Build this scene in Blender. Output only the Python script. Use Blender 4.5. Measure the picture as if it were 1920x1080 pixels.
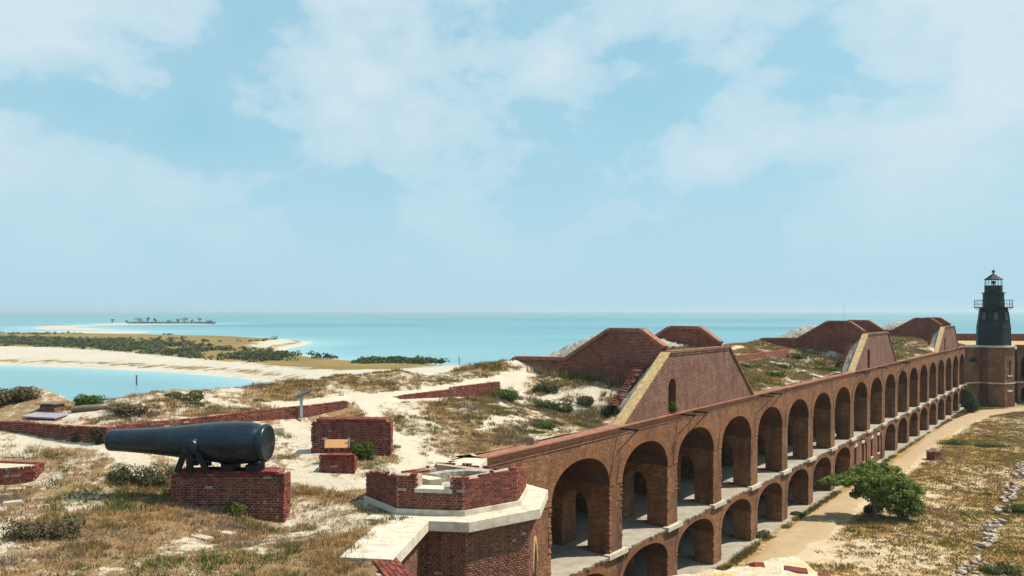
import bpy, bmesh, math, random
import numpy as np
from mathutils import Vector, Matrix
random.seed(7); RNG = np.random.default_rng(7)
PI = math.pi
SC = bpy.context.scene
COL = SC.collection
for _o in list(bpy.data.objects): bpy.data.objects.remove(_o)

# ------------------------------------------------------------------ camera
EYE = 15.1
cam_d = bpy.data.cameras.new('camera'); cam = bpy.data.objects.new('camera', cam_d); COL.objects.link(cam)
cam.location = (0, 0, EYE); cam.rotation_euler = (PI/2, 0, 0)
cam_d.sensor_width = 36; cam_d.lens = 36*1500/1920; cam_d.shift_y = 43/1920
cam_d.clip_start = 0.1; cam_d.clip_end = 60000
SC.camera = cam
# ------------------------------------------------------------------ sun and sky
SUN_AZ = math.atan2(0.993, 0.115); SUN_EL = math.radians(58)
sv = Vector((math.sin(SUN_AZ)*math.cos(SUN_EL), math.cos(SUN_AZ)*math.cos(SUN_EL), math.sin(SUN_EL)))
sun_d = bpy.data.lights.new('sun', 'SUN'); sun_d.energy = 4.7; sun_d.angle = math.radians(0.8); sun_d.color = (1, .90, .74)
sun = bpy.data.objects.new('sun', sun_d); COL.objects.link(sun)
sun.rotation_euler = (-sv).to_track_quat('-Z', 'Y').to_euler(); sun.location = (0, 0, 80)

def N(nt, typ, **kw):
    n = nt.nodes.new(typ)
    for k, v in kw.items():
        if k.startswith('i_'):
            key = k[2:]; key = int(key) if key.isdigit() else key.replace('_', ' ')
            n.inputs[key].default_value = v
        else: setattr(n, k, v)
    return n
def ramp(nt, src, stops, interp='LINEAR'):
    r = nt.nodes.new('ShaderNodeValToRGB'); r.color_ramp.interpolation = interp
    e = r.color_ramp.elements
    while len(e) < len(stops): e.new(0.5)
    for i, (p, c) in enumerate(stops):
        e[i].position = p; e[i].color = (c, c, c, 1) if isinstance(c, (int, float)) else (*c, 1)
    nt.links.new(src, r.inputs[0]); return r.outputs[0]
def mixc(nt, fac, a, b, mode='MIX'):
    m = nt.nodes.new('ShaderNodeMix'); m.data_type = 'RGBA'; m.blend_type = mode
    for s, v in ((0, fac), (6, a), (7, b)):
        if hasattr(v, 'is_linked') or isinstance(v, bpy.types.NodeSocket): nt.links.new(v, m.inputs[s])
        else: m.inputs[s].default_value = v if isinstance(v, (int, float)) else (*v, 1)
    return m.outputs[2]
def mth(nt, op, a, b=None, clamp=False):
    m = nt.nodes.new('ShaderNodeMath'); m.operation = op; m.use_clamp = clamp
    for i, v in enumerate((a, b)):
        if v is None: continue
        if isinstance(v, (int, float)): m.inputs[i].default_value = v
        else: nt.links.new(v, m.inputs[i])
    return m.outputs[0]
def noise(nt, vec, scale, detail=4, rough=.55, dist=0):
    n = N(nt, 'ShaderNodeTexNoise', i_Scale=scale, i_Detail=detail, i_Roughness=rough, i_Distortion=dist)
    if vec is not None: nt.links.new(vec, n.inputs['Vector'])
    return n.outputs[0]

W = bpy.data.worlds.new('World'); SC.world = W; W.use_nodes = True
nt = W.node_tree; nt.nodes.clear()
sky = N(nt, 'ShaderNodeTexSky', sky_type='NISHITA', sun_disc=False, sun_elevation=SUN_EL, sun_rotation=SUN_AZ, altitude=0, air_density=1.0, dust_density=1.5, ozone_density=1.6)
tc = N(nt, 'ShaderNodeTexCoord'); sep = N(nt, 'ShaderNodeSeparateXYZ'); nt.links.new(tc.outputs['Generated'], sep.inputs[0])
zc = mth(nt, 'MAXIMUM', sep.outputs[2], 0.0)
CLOUD_AT = (1.1, 1.9, 5.3)
mp = N(nt, 'ShaderNodeMapping'); nt.links.new(tc.outputs['Generated'], mp.inputs[0]); mp.inputs['Location'].default_value = CLOUD_AT; mp.inputs['Scale'].default_value = (1, 1, 1.55)
n1 = noise(nt, mp.outputs[0], 6.0, 10, .55, .15)
n2 = noise(nt, mp.outputs[0], 2.1, 4, .5, .0)
n3 = noise(nt, mp.outputs[0], 13.0, 8, .62, .1)
dens = mth(nt, 'ADD', mth(nt, 'ADD', mth(nt, 'MULTIPLY', n1, .62), mth(nt, 'MULTIPLY', n2, .34)), mth(nt, 'MULTIPLY', n3, .17))
cum = ramp(nt, dens, [(.525, 0), (.562, .48), (.67, 1.0)])
veil = ramp(nt, mth(nt, 'ADD', mth(nt, 'MULTIPLY', n2, .7), mth(nt, 'MULTIPLY', n1, .3)), [(.36, .12), (.60, 1.0)])
# sky colours are in the sky texture's own (bright) units; strength below brings them down
blue = mixc(nt, .5, mixc(nt, 1.0, sky.outputs[0], (.8, 1.3, 1.15), 'MULTIPLY'), (2.6, 5.7, 7.6))
base = mixc(nt, mth(nt, 'MULTIPLY', veil, .75), blue, (4.5, 6.5, 7.4))
hz = ramp(nt, zc, [(0.0, .95), (.08, .85), (.20, .35), (.45, 0)])
base = mixc(nt, hz, base, (4.15, 6.2, 7.3))
cfade = ramp(nt, zc, [(.03, .0), (.11, .45), (.22, .85), (.6, .85)])
skyc = mixc(nt, mth(nt, 'MULTIPLY', cum, cfade), base, (5.9, 7.1, 7.8))
bg = N(nt, 'ShaderNodeBackground', i_Strength=0.082); nt.links.new(skyc, bg.inputs[0])
wo = N(nt, 'ShaderNodeOutputWorld'); nt.links.new(bg.outputs[0], wo.inputs[0])
# ------------------------------------------------------------------ exposure
SC.view_settings.view_transform = 'Standard'; SC.view_settings.look = 'None'
SC.view_settings.exposure = 0.46; SC.view_settings.gamma = 1.0; SC.view_settings.use_curve_mapping = False
SC.render.engine = 'CYCLES'
SC.cycles.use_denoising = True
SC.cycles.max_bounces = 6; SC.cycles.diffuse_bounces = 2; SC.cycles.volume_bounces = 0; SC.cycles.transparent_max_bounces = 6
SC.cycles.caustics_reflective = False; SC.cycles.caustics_refractive = False

# ================================================================== materials
MATS = {}
def newmat(name):
    m = bpy.data.materials.new(name); m.use_nodes = True; MATS[name] = m
    t = m.node_tree; b = t.nodes['Principled BSDF']; b.inputs['Specular IOR Level'].default_value = .25
    return m, t, b
def bumpto(t, b, h, strength, dist):
    bp = N(t, 'ShaderNodeBump', i_Strength=strength, i_Distance=dist); t.links.new(h, bp.inputs['Height']); t.links.new(bp.outputs[0], b.inputs['Normal'])
def objco(t): return N(t, 'ShaderNodeTexCoord').outputs['Object']
def geopos(t): return N(t, 'ShaderNodeNewGeometry').outputs['Position']

def brick_mat(name, c1, c2, mortar, stain, stain_amt=.55, msize=.009, pale=(.5, .42, .33), pale_amt=.0, streak=0.0, bw=.235, rh=.078):
    m, t, b = newmat(name)
    uv = N(t, 'ShaderNodeUVMap').outputs[0]; pos = geopos(t)
    br = N(t, 'ShaderNodeTexBrick', offset=.5); t.links.new(uv, br.inputs['Vector'])
    for k, v in (('Scale', 1.0), ('Mortar Size', msize), ('Mortar Smooth', .15), ('Bias', 0.0), ('Brick Width', bw), ('Row Height', rh)): br.inputs[k].default_value = v
    br.inputs['Color1'].default_value = (*c1, 1); br.inputs['Color2'].default_value = (*c2, 1); br.inputs['Mortar'].default_value = (*mortar, 1)
    n_big = noise(t, pos, .45, 5, .6); n_mid = noise(t, pos, 2.6, 5, .65); n_fine = noise(t, pos, 30, 3, .6)
    col = mixc(t, mth(t, 'MULTIPLY', ramp(t, n_big, [(.42, 0), (.66, 1)]), stain_amt), br.outputs['Color'], stain)
    col = mixc(t, ramp(t, n_mid, [(.40, .0), (.66, .60)]), col, tuple(x*.42 for x in c1))
    col = mixc(t, ramp(t, noise(t, pos, 9, 4, .7), [(.52, .0), (.68, .5)]), col, tuple(x*.35 for x in c1))
    if streak:
        sm = N(t, 'ShaderNodeMapping'); t.links.new(pos, sm.inputs[0]); sm.inputs['Scale'].default_value = (1.5, 1.5, .22)
        col = mixc(t, ramp(t, noise(t, sm.outputs[0], 1.0, 6, .65), [(.50, 0), (.66, streak)]), col, (.045, .030, .026))
        col = mixc(t, ramp(t, noise(t, pos, .9, 7, .75), [(.62, 0), (.74, .5)]), col, (.48, .30, .17))
    if pale_amt: col = mixc(t, ramp(t, noise(t, pos, 1.3, 6, .7), [(.60, 0), (.72, pale_amt)]), col, pale)
    col = mixc(t, .35, col, ramp(t, n_fine, [(.25, .35), (.75, .65)]), 'OVERLAY')
    t.links.new(col, b.inputs['Base Color']); b.inputs['Roughness'].default_value = .92
    h = mth(t, 'ADD', mth(t, 'MULTIPLY', mth(t, 'SUBTRACT', 1.0, br.outputs['Fac']), 1.0), mth(t, 'MULTIPLY', n_mid, .8))
    bumpto(t, b, h, .8, .03); return m
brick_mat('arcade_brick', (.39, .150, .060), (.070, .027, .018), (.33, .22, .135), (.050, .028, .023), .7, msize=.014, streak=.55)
brick_mat('shaft_brick', (.195, .082, .052), (.11, .05, .036), (.33, .25, .19), (.09, .05, .04), .6)
brick_mat('red_brick', (.32, .070, .042), (.10, .024, .020), (.42, .25, .19), (.085, .030, .026), .4, msize=.013, pale_amt=.15)
brick_mat('gable_brick', (.24, .085, .055), (.085, .032, .026), (.40, .27, .20), (.08, .038, .032), .4, pale_amt=.35, msize=.014, streak=.35)
brick_mat('cap_brick', (.42, .15, .085), (.25, .085, .055), (.40, .30, .22), (.16, .075, .05), .5, pale_amt=.4)
brick_mat('ring_brick', (.46, .19, .075), (.15, .055, .030), (.13, .08, .05), (.10, .05, .036), .6, msize=.014)
brick_mat('vault_brick', (.15, .072, .044), (.085, .044, .031), (.18, .13, .095), (.07, .042, .034), .5)  # vault brick: shade of the arch interiors put into its darker colour

def loose_brick(name, c1, c2, c3, per_island):
    m, t, b = newmat(name)
    r = N(t, 'ShaderNodeNewGeometry').outputs['Random Per Island'] if per_island else N(t, 'ShaderNodeObjectInfo').outputs['Random']
    col = ramp(t, r, [(0, c1), (.5, c2), (1, c3)]); pos = geopos(t)
    col = mixc(t, ramp(t, noise(t, pos, 14, 4, .65), [(.35, 0), (.75, .55)]), col, tuple(x*.5 for x in c2))
    col = mixc(t, ramp(t, noise(t, pos, 3.0, 4, .65), [(.60, 0), (.75, .35)]), col, (.33, .22, .17))
    t.links.new(col, b.inputs['Base Color']); b.inputs['Roughness'].default_value = .9
    bumpto(t, b, noise(t, pos, 40, 3), .4, .01); return m
for nm, pi in (('brick_piece', False), ('brick_pieces', True)):
    loose_brick(nm, (.28, .068, .042), (.175, .044, .032), (.085, .028, .026), pi)
for nm, pi in (('shaft_piece', False), ('shaft_pieces', True)):
    loose_brick(nm, (.25, .10, .06), (.17, .07, .046), (.11, .052, .040), pi)

def plain(name, c, rough=.8, var=.25, scale=6, bump=.2, dist=.01, metal=0, spec=.25, c2=None, sc2=1.2):
    m, t, b = newmat(name); pos = geopos(t)
    col = mixc(t, ramp(t, noise(t, pos, scale, 6, .65), [(.3, 0), (.7, 1)]), tuple(x*(1-var) for x in c), tuple(min(1, x*(1+var*.6)) for x in c))
    if c2: col = mixc(t, ramp(t, noise(t, pos, sc2, 5, .65), [(.5, 0), (.68, .8)]), col, c2)
    t.links.new(col, b.inputs['Base Color']); b.inputs['Roughness'].default_value = rough; b.inputs['Metallic'].default_value = metal
    b.inputs['Specular IOR Level'].default_value = spec
    if bump: bumpto(t, b, noise(t, pos, scale*3, 4, .6), bump, dist)
    return m
plain('coping_stone', (.55, .495, .405), .9, .25, 5, .4, .012, c2=(.34, .275, .195), sc2=2.2)
plain('concrete', (.50, .45, .37), .9, .25, 3, .5, .02, c2=(.34, .29, .23), sc2=1.0)
plain('floor_concrete', (.33, .30, .25), .9, .3, 1.5, .6, .03, c2=(.30, .22, .16), sc2=.6)
plain('tan_plaster', (.46, .32, .16), .9, .35, 3.5, .5, .02, c2=(.27, .19, .11), sc2=4)
plain('rubble', (.42, .395, .35), .95, .5, 4, 1.0, .12, c2=(.17, .16, .145), sc2=7)
plain('lichen_rubble', (.58, .49, .36), .95, .3, 14, .9, .03, c2=(.62, .33, .05), sc2=3.2)
plain('mortar', (.40, .29, .22), .95, .3, 5, .6, .02, c2=(.26, .17, .13), sc2=1.5)
plain('iron', (.012, .013, .015), .6, .4, 8, .2)
plain('lighthouse_iron', (.008, .018, .025), .6, .45, 3, .25, .01, spec=.2, c2=(.035, .03, .028), sc2=1.3)
plain('lamp_glass', (.35, .48, .52), .15, .1, 2, 0, spec=.6)
plain('sign_dark', (.05, .055, .06), .4, .3, 4, 0, spec=.4)
plain('sign_post', (.36, .38, .38), .6, .2, 6, .1)
plain('sheet_metal', (.30, .27, .33), .5, .15, 2, .1, spec=.4)
plain('old_wood', (.17, .13, .10), .9, .4, 8, .6, .02)
plain('tan_board', (.50, .25, .11), .7, .15, 5, .1)
plain('pale_stone', (.44, .39, .32), .9, .25, 5, .5, .02)
plain('shutter', (.13, .055, .04), .8, .3, 5, .2)
plain('bark', (.16, .12, .09), .95, .4, 9, .8, .03)
plain('rock', (.42, .34, .27), .95, .4, 3, .9, .04, c2=(.24, .10, .07), sc2=1.1)

m, t, b = newmat('cannon_paint'); pos = geopos(t)
col = mixc(t, ramp(t, noise(t, pos, 2.2, 7, .7), [(.40, 0), (.68, 1)]), (.003, .008, .014), (.008, .024, .042))
col = mixc(t, ramp(t, noise(t, pos, 9, 6, .7), [(.62, 0), (.76, .4)]), col, (.035, .055, .065))
t.links.new(col, b.inputs['Base Color']); t.links.new(ramp(t, noise(t, pos, 4, 5), [(.3, .20), (.7, .36)]), b.inputs['Roughness'])
b.inputs['Specular IOR Level'].default_value = .42; bumpto(t, b, noise(t, pos, 26, 4), .05, .005)

def ground_mat(name, sand1, sand2, lit1, lit2, scale=1.0):
    m, t, b = newmat(name); pos = geopos(t)
    cov = N(t, 'ShaderNodeAttribute', attribute_name='cover').outputs['Fac']
    s = mixc(t, ramp(t, noise(t, pos, .9*scale, 6, .6), [(.3, 0), (.7, 1)]), sand1, sand2)
    s = mixc(t, ramp(t, noise(t, pos, 7*scale, 5, .7), [(.52, 0), (.70, .45)]), s, tuple(x*.62 for x in sand2))
    l = mixc(t, ramp(t, noise(t, pos, 1.1*scale, 6, .65), [(.35, 0), (.65, 1)]), lit1, lit2)
    l = mixc(t, ramp(t, noise(t, pos, 11*scale, 5, .7), [(.35, 0), (.7, .75)]), l, tuple(x*.5 for x in lit1))
    f = mth(t, 'ADD', cov, mth(t, 'ADD', mth(t, 'MULTIPLY', mth(t, 'SUBTRACT', noise(t, pos, 3.2*scale, 7, .7), .5), 1.9), mth(t, 'MULTIPLY', mth(t, 'SUBTRACT', noise(t, pos, 14*scale, 4, .7), .5), .9)))
    t.links.new(mixc(t, ramp(t, f, [(.42, 0), (.66, 1)]), s, l), b.inputs['Base Color']); b.inputs['Roughness'].default_value = .95
    b.inputs['Specular IOR Level'].default_value = .1
    bumpto(t, b, mth(t, 'ADD', noise(t, pos, 5*scale, 6, .7), mth(t, 'MULTIPLY', f, .5)), .7, .09)
    return m
ground_mat('terreplein', (.53, .475, .39), (.465, .40, .31), (.31, .205, .105), (.24, .155, .085))
ground_mat('parade', (.52, .43, .31), (.45, .35, .23), (.37, .235, .075), (.29, .185, .07), .6)
ground_mat('key_ground', (.455, .42, .36), (.42, .375, .31), (.30, .18, .06), (.13, .14, .045), .05)
plain('path_sand', (.37, .27, .165), .95, .12, 2.5, .35, .03, c2=(.42, .31, .18), sc2=.5)

m, t, b = newmat('foliage')
at = N(t, 'ShaderNodeAttribute', attribute_name='Col'); t.links.new(at.outputs['Color'], b.inputs['Base Color'])
b.inputs['Roughness'].default_value = .75; b.inputs['Specular IOR Level'].default_value = .12
tr = N(t, 'ShaderNodeBsdfTranslucent'); t.links.new(at.outputs['Color'], tr.inputs[0])
ms = N(t, 'ShaderNodeMixShader', i_0=.25); t.links.new(b.outputs[0], ms.inputs[1]); t.links.new(tr.outputs[0], ms.inputs[2])
t.links.new(ms.outputs[0], t.nodes['Material Output'].inputs[0])

m, t, b = newmat('sea'); pos = geopos(t)
sh = N(t, 'ShaderNodeAttribute', attribute_name='shallow').outputs['Fac']
mpn = N(t, 'ShaderNodeMapping'); t.links.new(pos, mpn.inputs[0]); mpn.inputs['Scale'].default_value = (.0011, .0042, 1)
bands = noise(t, mpn.outputs[0], 1.6, 7, .6, .5)
col = mixc(t, ramp(t, bands, [(.38, 0), (.62, 1)]), (.042, .160, .215), (.098, .280, .325))
col = mixc(t, ramp(t, sh, [(0, 0), (.6, .5), (1, .95)]), col, (.235, .415, .45))
t.links.new(col, b.inputs['Base Color']); b.inputs['Roughness'].default_value = .30; b.inputs['Specular IOR Level'].default_value = .30
wv = N(t, 'ShaderNodeMapping'); t.links.new(pos, wv.inputs[0]); wv.inputs['Scale'].default_value = (.35, .8, 1)
bumpto(t, b, noise(t, wv.outputs[0], 1.0, 6, .65), .6, .35)

# ================================================================== helpers
def tag(o, label=None, cat=None, group=None, kind=None):
    if label: o['label'] = label
    if cat: o['category'] = cat
    if group: o['group'] = group
    if kind: o['kind'] = kind
    return o
def empty(name, loc=(0, 0, 0), rz=0, **kw):
    o = bpy.data.objects.new(name, None); COL.objects.link(o); o.location = loc; o.rotation_euler = (0, 0, rz); return tag(o, **kw)
class MB:
    def __init__(s): s.v = []; s.f = []; s.uv = []
    def face(s, pts, uvs=None):
        k = len(s.v); pts = [Vector(p) for p in pts]; s.v += [tuple(p) for p in pts]; s.f.append(tuple(range(k, k+len(pts))))
        if uvs is None:
            n = Vector((0, 0, 0))
            for i in range(len(pts)):
                a = pts[i]; c = pts[(i+1) % len(pts)]
                n += Vector(((a.y-c.y)*(a.z+c.z), (a.z-c.z)*(a.x+c.x), (a.x-c.x)*(a.y+c.y)))
            if n.length > 0: n.normalize()
            if abs(n.z) > .75: uvs = [(p.x, p.y) for p in pts]
            else:
                tg = Vector((0, 0, 1)).cross(n).normalized(); uvs = [(p.dot(tg), p.z) for p in pts]
        s.uv += uvs
    def box(s, x0, x1, y0, y1, z0, z1, skip=''):
        P = lambda a, b_, c: ((x0, x1)[a], (y0, y1)[b_], (z0, z1)[c])
        F = {'f': [(0,0,0),(1,0,0),(1,0,1),(0,0,1)], 'b': [(1,1,0),(0,1,0),(0,1,1),(1,1,1)], 'l': [(0,1,0),(0,0,0),(0,0,1),(0,1,1)], 'r': [(1,0,0),(1,1,0),(1,1,1),(1,0,1)],
             't': [(0,0,1),(1,0,1),(1,1,1),(0,1,1)], 'd': [(0,1,0),(1,1,0),(1,0,0),(0,0,0)]}
        for k, q in F.items():
            if k not in skip: s.face([P(*c) for c in q])
        return s
    def prism(s, poly, z0, z1, top=True, bot=True):
        n = len(poly)
        for i in range(n):
            a = poly[i]; c = poly[(i+1) % n]
            s.face([(a[0], a[1], z0), (c[0], c[1], z0), (c[0], c[1], z1), (a[0], a[1], z1)])
        if top: s.face([(p[0], p[1], z1) for p in poly])
        if bot: s.face([(p[0], p[1], z0) for p in reversed(poly)])
        return s
    def slabprism(s, prof, y0, y1):
        """profile in (x,z), counter-clockwise seen from -y, extruded along y"""
        n = len(prof)
        s.face([(p[0], y0, p[1]) for p in prof]); s.face([(p[0], y1, p[1]) for p in reversed(prof)])
        for i in range(n):
            a = prof[i]; c = prof[(i+1) % n]
            s.face([(c[0], y0, c[1]), (a[0], y0, a[1]), (a[0], y1, a[1]), (c[0], y1, c[1])])
        return s
    def tube(s, pts, rad, seg=8, cap=True):
        pts = [Vector(p) for p in pts]; rings = []
        for i, p in enumerate(pts):
            d = (pts[min(i+1, len(pts)-1)]-pts[max(i-1, 0)]).normalized()
            a = d.cross(Vector((0, 0, 1)) if abs(d.z) < .9 else Vector((1, 0, 0))).normalized(); b_ = d.cross(a)
            r = rad[i] if isinstance(rad, (list, tuple)) else rad
            rings.append([p+(a*math.cos(2*PI*k/seg)+b_*math.sin(2*PI*k/seg))*r for k in range(seg)])
        for i in range(len(rings)-1):
            for k in range(seg):
                s.face([rings[i][(k+1) % seg], rings[i][k], rings[i+1][k], rings[i+1][(k+1) % seg]])
        if cap: s.face(rings[0]); s.face(list(reversed(rings[-1])))
        return s
    def lathe(s, prof, seg=32, axis='z', c=(0, 0, 0), ph=0):
        c = Vector(c)
        def pt(r, h, k):
            a = 2*PI*k/seg+ph; x, y = r*math.cos(a), r*math.sin(a)
            return c+(Vector((x, y, h)) if axis == 'z' else Vector((h, x, y)) if axis == 'x' else Vector((y, h, x)))
        for i in range(len(prof)-1):
            (r0, h0), (r1, h1) = prof[i], prof[i+1]
            for k in range(seg):
                q = []
                if r0 > 1e-6: q += [pt(r0, h0, k), pt(r0, h0, k+1)]
                else: q += [pt(0, h0, 0)]
                if r1 > 1e-6: q += [pt(r1, h1, k+1), pt(r1, h1, k)]
                else: q += [pt(0, h1, 0)]
                s.face(q)
        return s
    def mesh(s, name, mat, smooth=False, weld=False):
        me = bpy.data.meshes.new(name); me.from_pydata(s.v, [], s.f)
        ul = me.uv_layers.new(name='UVMap'); ul.data.foreach_set('uv', np.array(s.uv, dtype=np.float32).ravel())
        me.materials.append(MATS[mat])
        if weld or smooth:
            bm = bmesh.new(); bm.from_mesh(me); bmesh.ops.remove_doubles(bm, verts=bm.verts, dist=1e-4); bm.to_mesh(me); bm.free()
        if smooth:
            me.polygons.foreach_set('use_smooth', [True]*len(me.polygons))
        me.update(); return me
    def build(s, name, mat, parent=None, smooth=False, loc=None, rz=0):
        return put(name, s.mesh(name, mat, smooth), parent, loc, rz)
def put(name, me, parent=None, loc=None, rz=0):
    o = bpy.data.objects.new(name, me); COL.objects.link(o)
    if parent: o.parent = parent
    if loc is not None: o.location = loc
    o.rotation_euler = (0, 0, rz); return o
def at_ground(px, py, z=10.5):
    """spot on the roof's ground seen at photograph pixel (px, py)"""
    for _ in range(25): x, y = at(px, py, z); z = z*.5+.5*zt1(x, y)
    return x, y, z
def smooth_by_angle(o, deg=40):
    me = o.data
    me.polygons.foreach_set('use_smooth', [True]*len(me.polygons))
    bm = bmesh.new(); bm.from_mesh(me)
    for e in bm.edges:
        if len(e.link_faces) == 2 and e.calc_face_angle(0) > math.radians(deg): e.smooth = False
    bm.to_mesh(me); bm.free()
def bevel(o, w=.01, seg=1):
    md = o.modifiers.new('bevel', 'BEVEL'); md.width = w; md.segments = seg; md.limit_method = 'ANGLE'; return o

# numpy value noise
def _h(ix, iy, seed):
    h = (ix*374761393+iy*668265263+seed*974711).astype(np.int64) & 0xffffffff
    h = ((h ^ (h >> 13))*1274126177) & 0xffffffff
    return ((h ^ (h >> 16)) & 0xffff)/65535.0
def vnoise(x, y, seed=0):
    x = np.asarray(x, float); y = np.asarray(y, float); ix = np.floor(x).astype(np.int64); iy = np.floor(y).astype(np.int64)
    fx = x-ix; fy = y-iy; fx = fx*fx*(3-2*fx); fy = fy*fy*(3-2*fy)
    a = _h(ix, iy, seed); b = _h(ix+1, iy, seed); c = _h(ix, iy+1, seed); d = _h(ix+1, iy+1, seed)
    return (a*(1-fx)+b*fx)*(1-fy)+(c*(1-fx)+d*fx)*fy
def fbm(x, y, seed=0, oct=4):
    v = 0; a = .5; tot = 0
    for i in range(oct): v = v+a*vnoise(x*2**i, y*2**i, seed+i*17); tot += a; a *= .5
    return v/tot
def sstep(e0, e1, x):
    t_ = np.clip((x-e0)/(e1-e0), 0, 1); return t_*t_*(3-2*t_)
def seg_dist(px, py, pts):
    best = np.full(np.shape(px), 1e9)
    for (ax, ay), (bx, by) in zip(pts[:-1], pts[1:]):
        dx, dy = bx-ax, by-ay; L = dx*dx+dy*dy
        u = np.clip(((px-ax)*dx+(py-ay)*dy)/L, 0, 1); best = np.minimum(best, np.hypot(px-ax-u*dx, py-ay-u*dy))
    return best
def in_poly(px, py, poly):
    ins = np.zeros(np.shape(px), bool); n = len(poly)
    for i in range(n):
        x0, y0 = poly[i]; x1, y1 = poly[(i+1) % n]
        if y0 == y1: continue
        c = ((y0 > py) != (y1 > py)) & (px < (x1-x0)*(py-y0)/(y1-y0)+x0); ins ^= c
    return ins
def at(px, py, z):
    """point of the place at height z seen at photograph pixel (px, py)"""
    Y = (EYE-z)*1500/(py-583); return ((px-960)/1500*Y, Y)

# ================================================================== plan of the fort
L_ = math.hypot(1135, 1500); D = Vector((1135/L_, 1500/L_)); NV = Vector((D.y, -D.x)); A1 = math.atan2(D.y, D.x)
O1 = NV*-19.07                                # foot of the curtain wall's face
def Wst(s, t): p = O1+D*s-NV*t; return (p.x, p.y)
def st(x, y):
    rx, ry = x-O1.x, y-O1.y; return rx*D.x+ry*D.y, -(rx*NV.x+ry*NV.y)
TOP = 9.6; FL = 3.55; BAY = 6.08; S0 = 27.32; S_START = 23.3; S_END = 143.45
SEA = -1.0
C1 = Vector((-1.9, 23.8)); B1 = math.radians(-8); C2 = Vector(Wst(149.1, -3.2)); B2 = math.radians(-67.1)
# breast-height wall line (low brick wall inside the parapet)
s200 = st(-13.1, 25.85)[0]
BW = [(-26, 29.8), (-17.4, 27.2), (-13.1, 25.85)]
BW1 = BW+[Wst(21.5, 6.65)]
BWALL = BW+[Wst(150, 6.65)]
def bw_side(x, y):
    """signed distance to the breast-height wall, positive on the parapet side"""
    d = seg_dist(x, y, BWALL); s, t_ = st(x, y)
    ax, ay = BW[1]; bx, by = BW[2]
    side2 = (bx-ax)*(y-ay)-(by-ay)*(x-ax)
    pos = (side2 > 0) & (t_ > 6.65)
    return np.where(pos, d, -d)
def Hwall(x, y):
    s, t_ = st(x, y)
    h = .56*np.ones(np.shape(s)); h = h*(1-.97*np.exp(-((s-23.9)/1.5)**2))
    h = np.where(x < -14, .56-.30*sstep(-14, -18, x), h); return h
ctrl = []
def cp(x, y, z): ctrl.append((x, y, z))
for px in (215, 260, 310, 360, 420, 480, 540):
    r_ = (px-960)/1500; yy = -(6.25+NV.x*15.2+.603*11.5)/(r_*NV.x-.603); cp(r_*yy, yy, 10.78)
for s in np.arange(25, 150, 5.5):
    cp(*Wst(s, 0), 9.56); cp(*Wst(s, 2.3), 9.95); cp(*Wst(s, 4.5), 10.45); cp(*Wst(s, 6.65), 11.33-float(Hwall(*[np.array(q) for q in Wst(s, 6.65)])))
for s1 in (39.2, 81.8, 124.4):
    for t_, z in ((1.3, 10.5), (3, 11.1), (5, 11.25), (6.6, 11.3)): cp(*Wst(s1-.8, t_), z); cp(*Wst(s1+9, t_), z-.35)
for px, py, z in ((0,1080,9.7),(200,1080,9.6),(400,1080,9.5),(600,1080,9.45),(690,1045,9.585),(672,1035,9.59),(700,1008,9.585),(728,982,9.58),(0,960,9.85),(150,960,9.82),(320,945,9.86),(430,955,9.72),(560,1000,9.36),(640,960,9.55),
                  (700,945,9.58),(60,915,9.9),(120,880,10.3),(250,900,9.98),(600,890,9.95),(720,858,10.1),(780,850,10.1),(830,868,9.75),(890,868,9.6),(500,815,10.5),(560,800,10.6),(660,890,9.9),(400,870,10.1),(180,850,10.62)):
    cp(*at(px, py, z), z)
for x, y, z in ((-1.9, 23.8, 9.72), (-3, 10, 9.5), (2, 4, 9.5), (-10, 8, 9.6), (-20, 12, 9.8), (-24, 22, 10.2), (-8, 0, 9.6), (-20, 0, 9.7), (6, -6, 9.5)): cp(x, y, z)
for x, y, z in ((-6.3, 21.9, 9.2), (-7.2, 21.8, 9.40), (-8.3, 21.9, 9.68), (-9.4, 21.9, 9.85), (-5.5, 21.4, 9.3), (-6.3, 20.9, 9.28)): cp(x, y, z)
for i in range(len(BW)-1):
    for k in range(4):
        u = k/4; x = BW[i][0]*(1-u)+BW[i+1][0]*u; y = BW[i][1]*(1-u)+BW[i+1][1]*u; cp(x-.15, y-.5, 11.22-float(Hwall(np.array(x), np.array(y)))); cp(x, y, 11.33-float(Hwall(np.array(x), np.array(y))))
CT = np.array(ctrl)
def _tps(r): return np.where(r > 1e-9, r*r*np.log(np.maximum(r, 1e-9)), 0)
_n = len(CT); _A = np.zeros((_n+3, _n+3)); _R = np.hypot(CT[:, None, 0]-CT[None, :, 0], CT[:, None, 1]-CT[None, :, 1])
_A[:_n, :_n] = _tps(_R)+np.eye(_n)*.8; _A[:_n, _n] = 1; _A[:_n, _n+1:] = CT[:, :2]; _A[_n:, :_n] = _A[:_n, _n:].T
_Wt = np.linalg.solve(_A, np.concatenate([CT[:, 2], [0, 0, 0]]))
CREST = [(-30, 34.6), (-20.2, 31.6), (-14.8, 29.3), Wst(150, 10.5)]
def crest_out(x, y):
    s, t_ = st(x, y); ax, ay = CREST[1]; bx, by = CREST[2]; L = math.hypot(bx-ax, by-ay)
    d2 = ((bx-ax)*(y-ay)-(by-ay)*(x-ax))/L
    s2 = st(*CREST[2])[0]
    return np.minimum(d2, t_-10.5)
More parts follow.
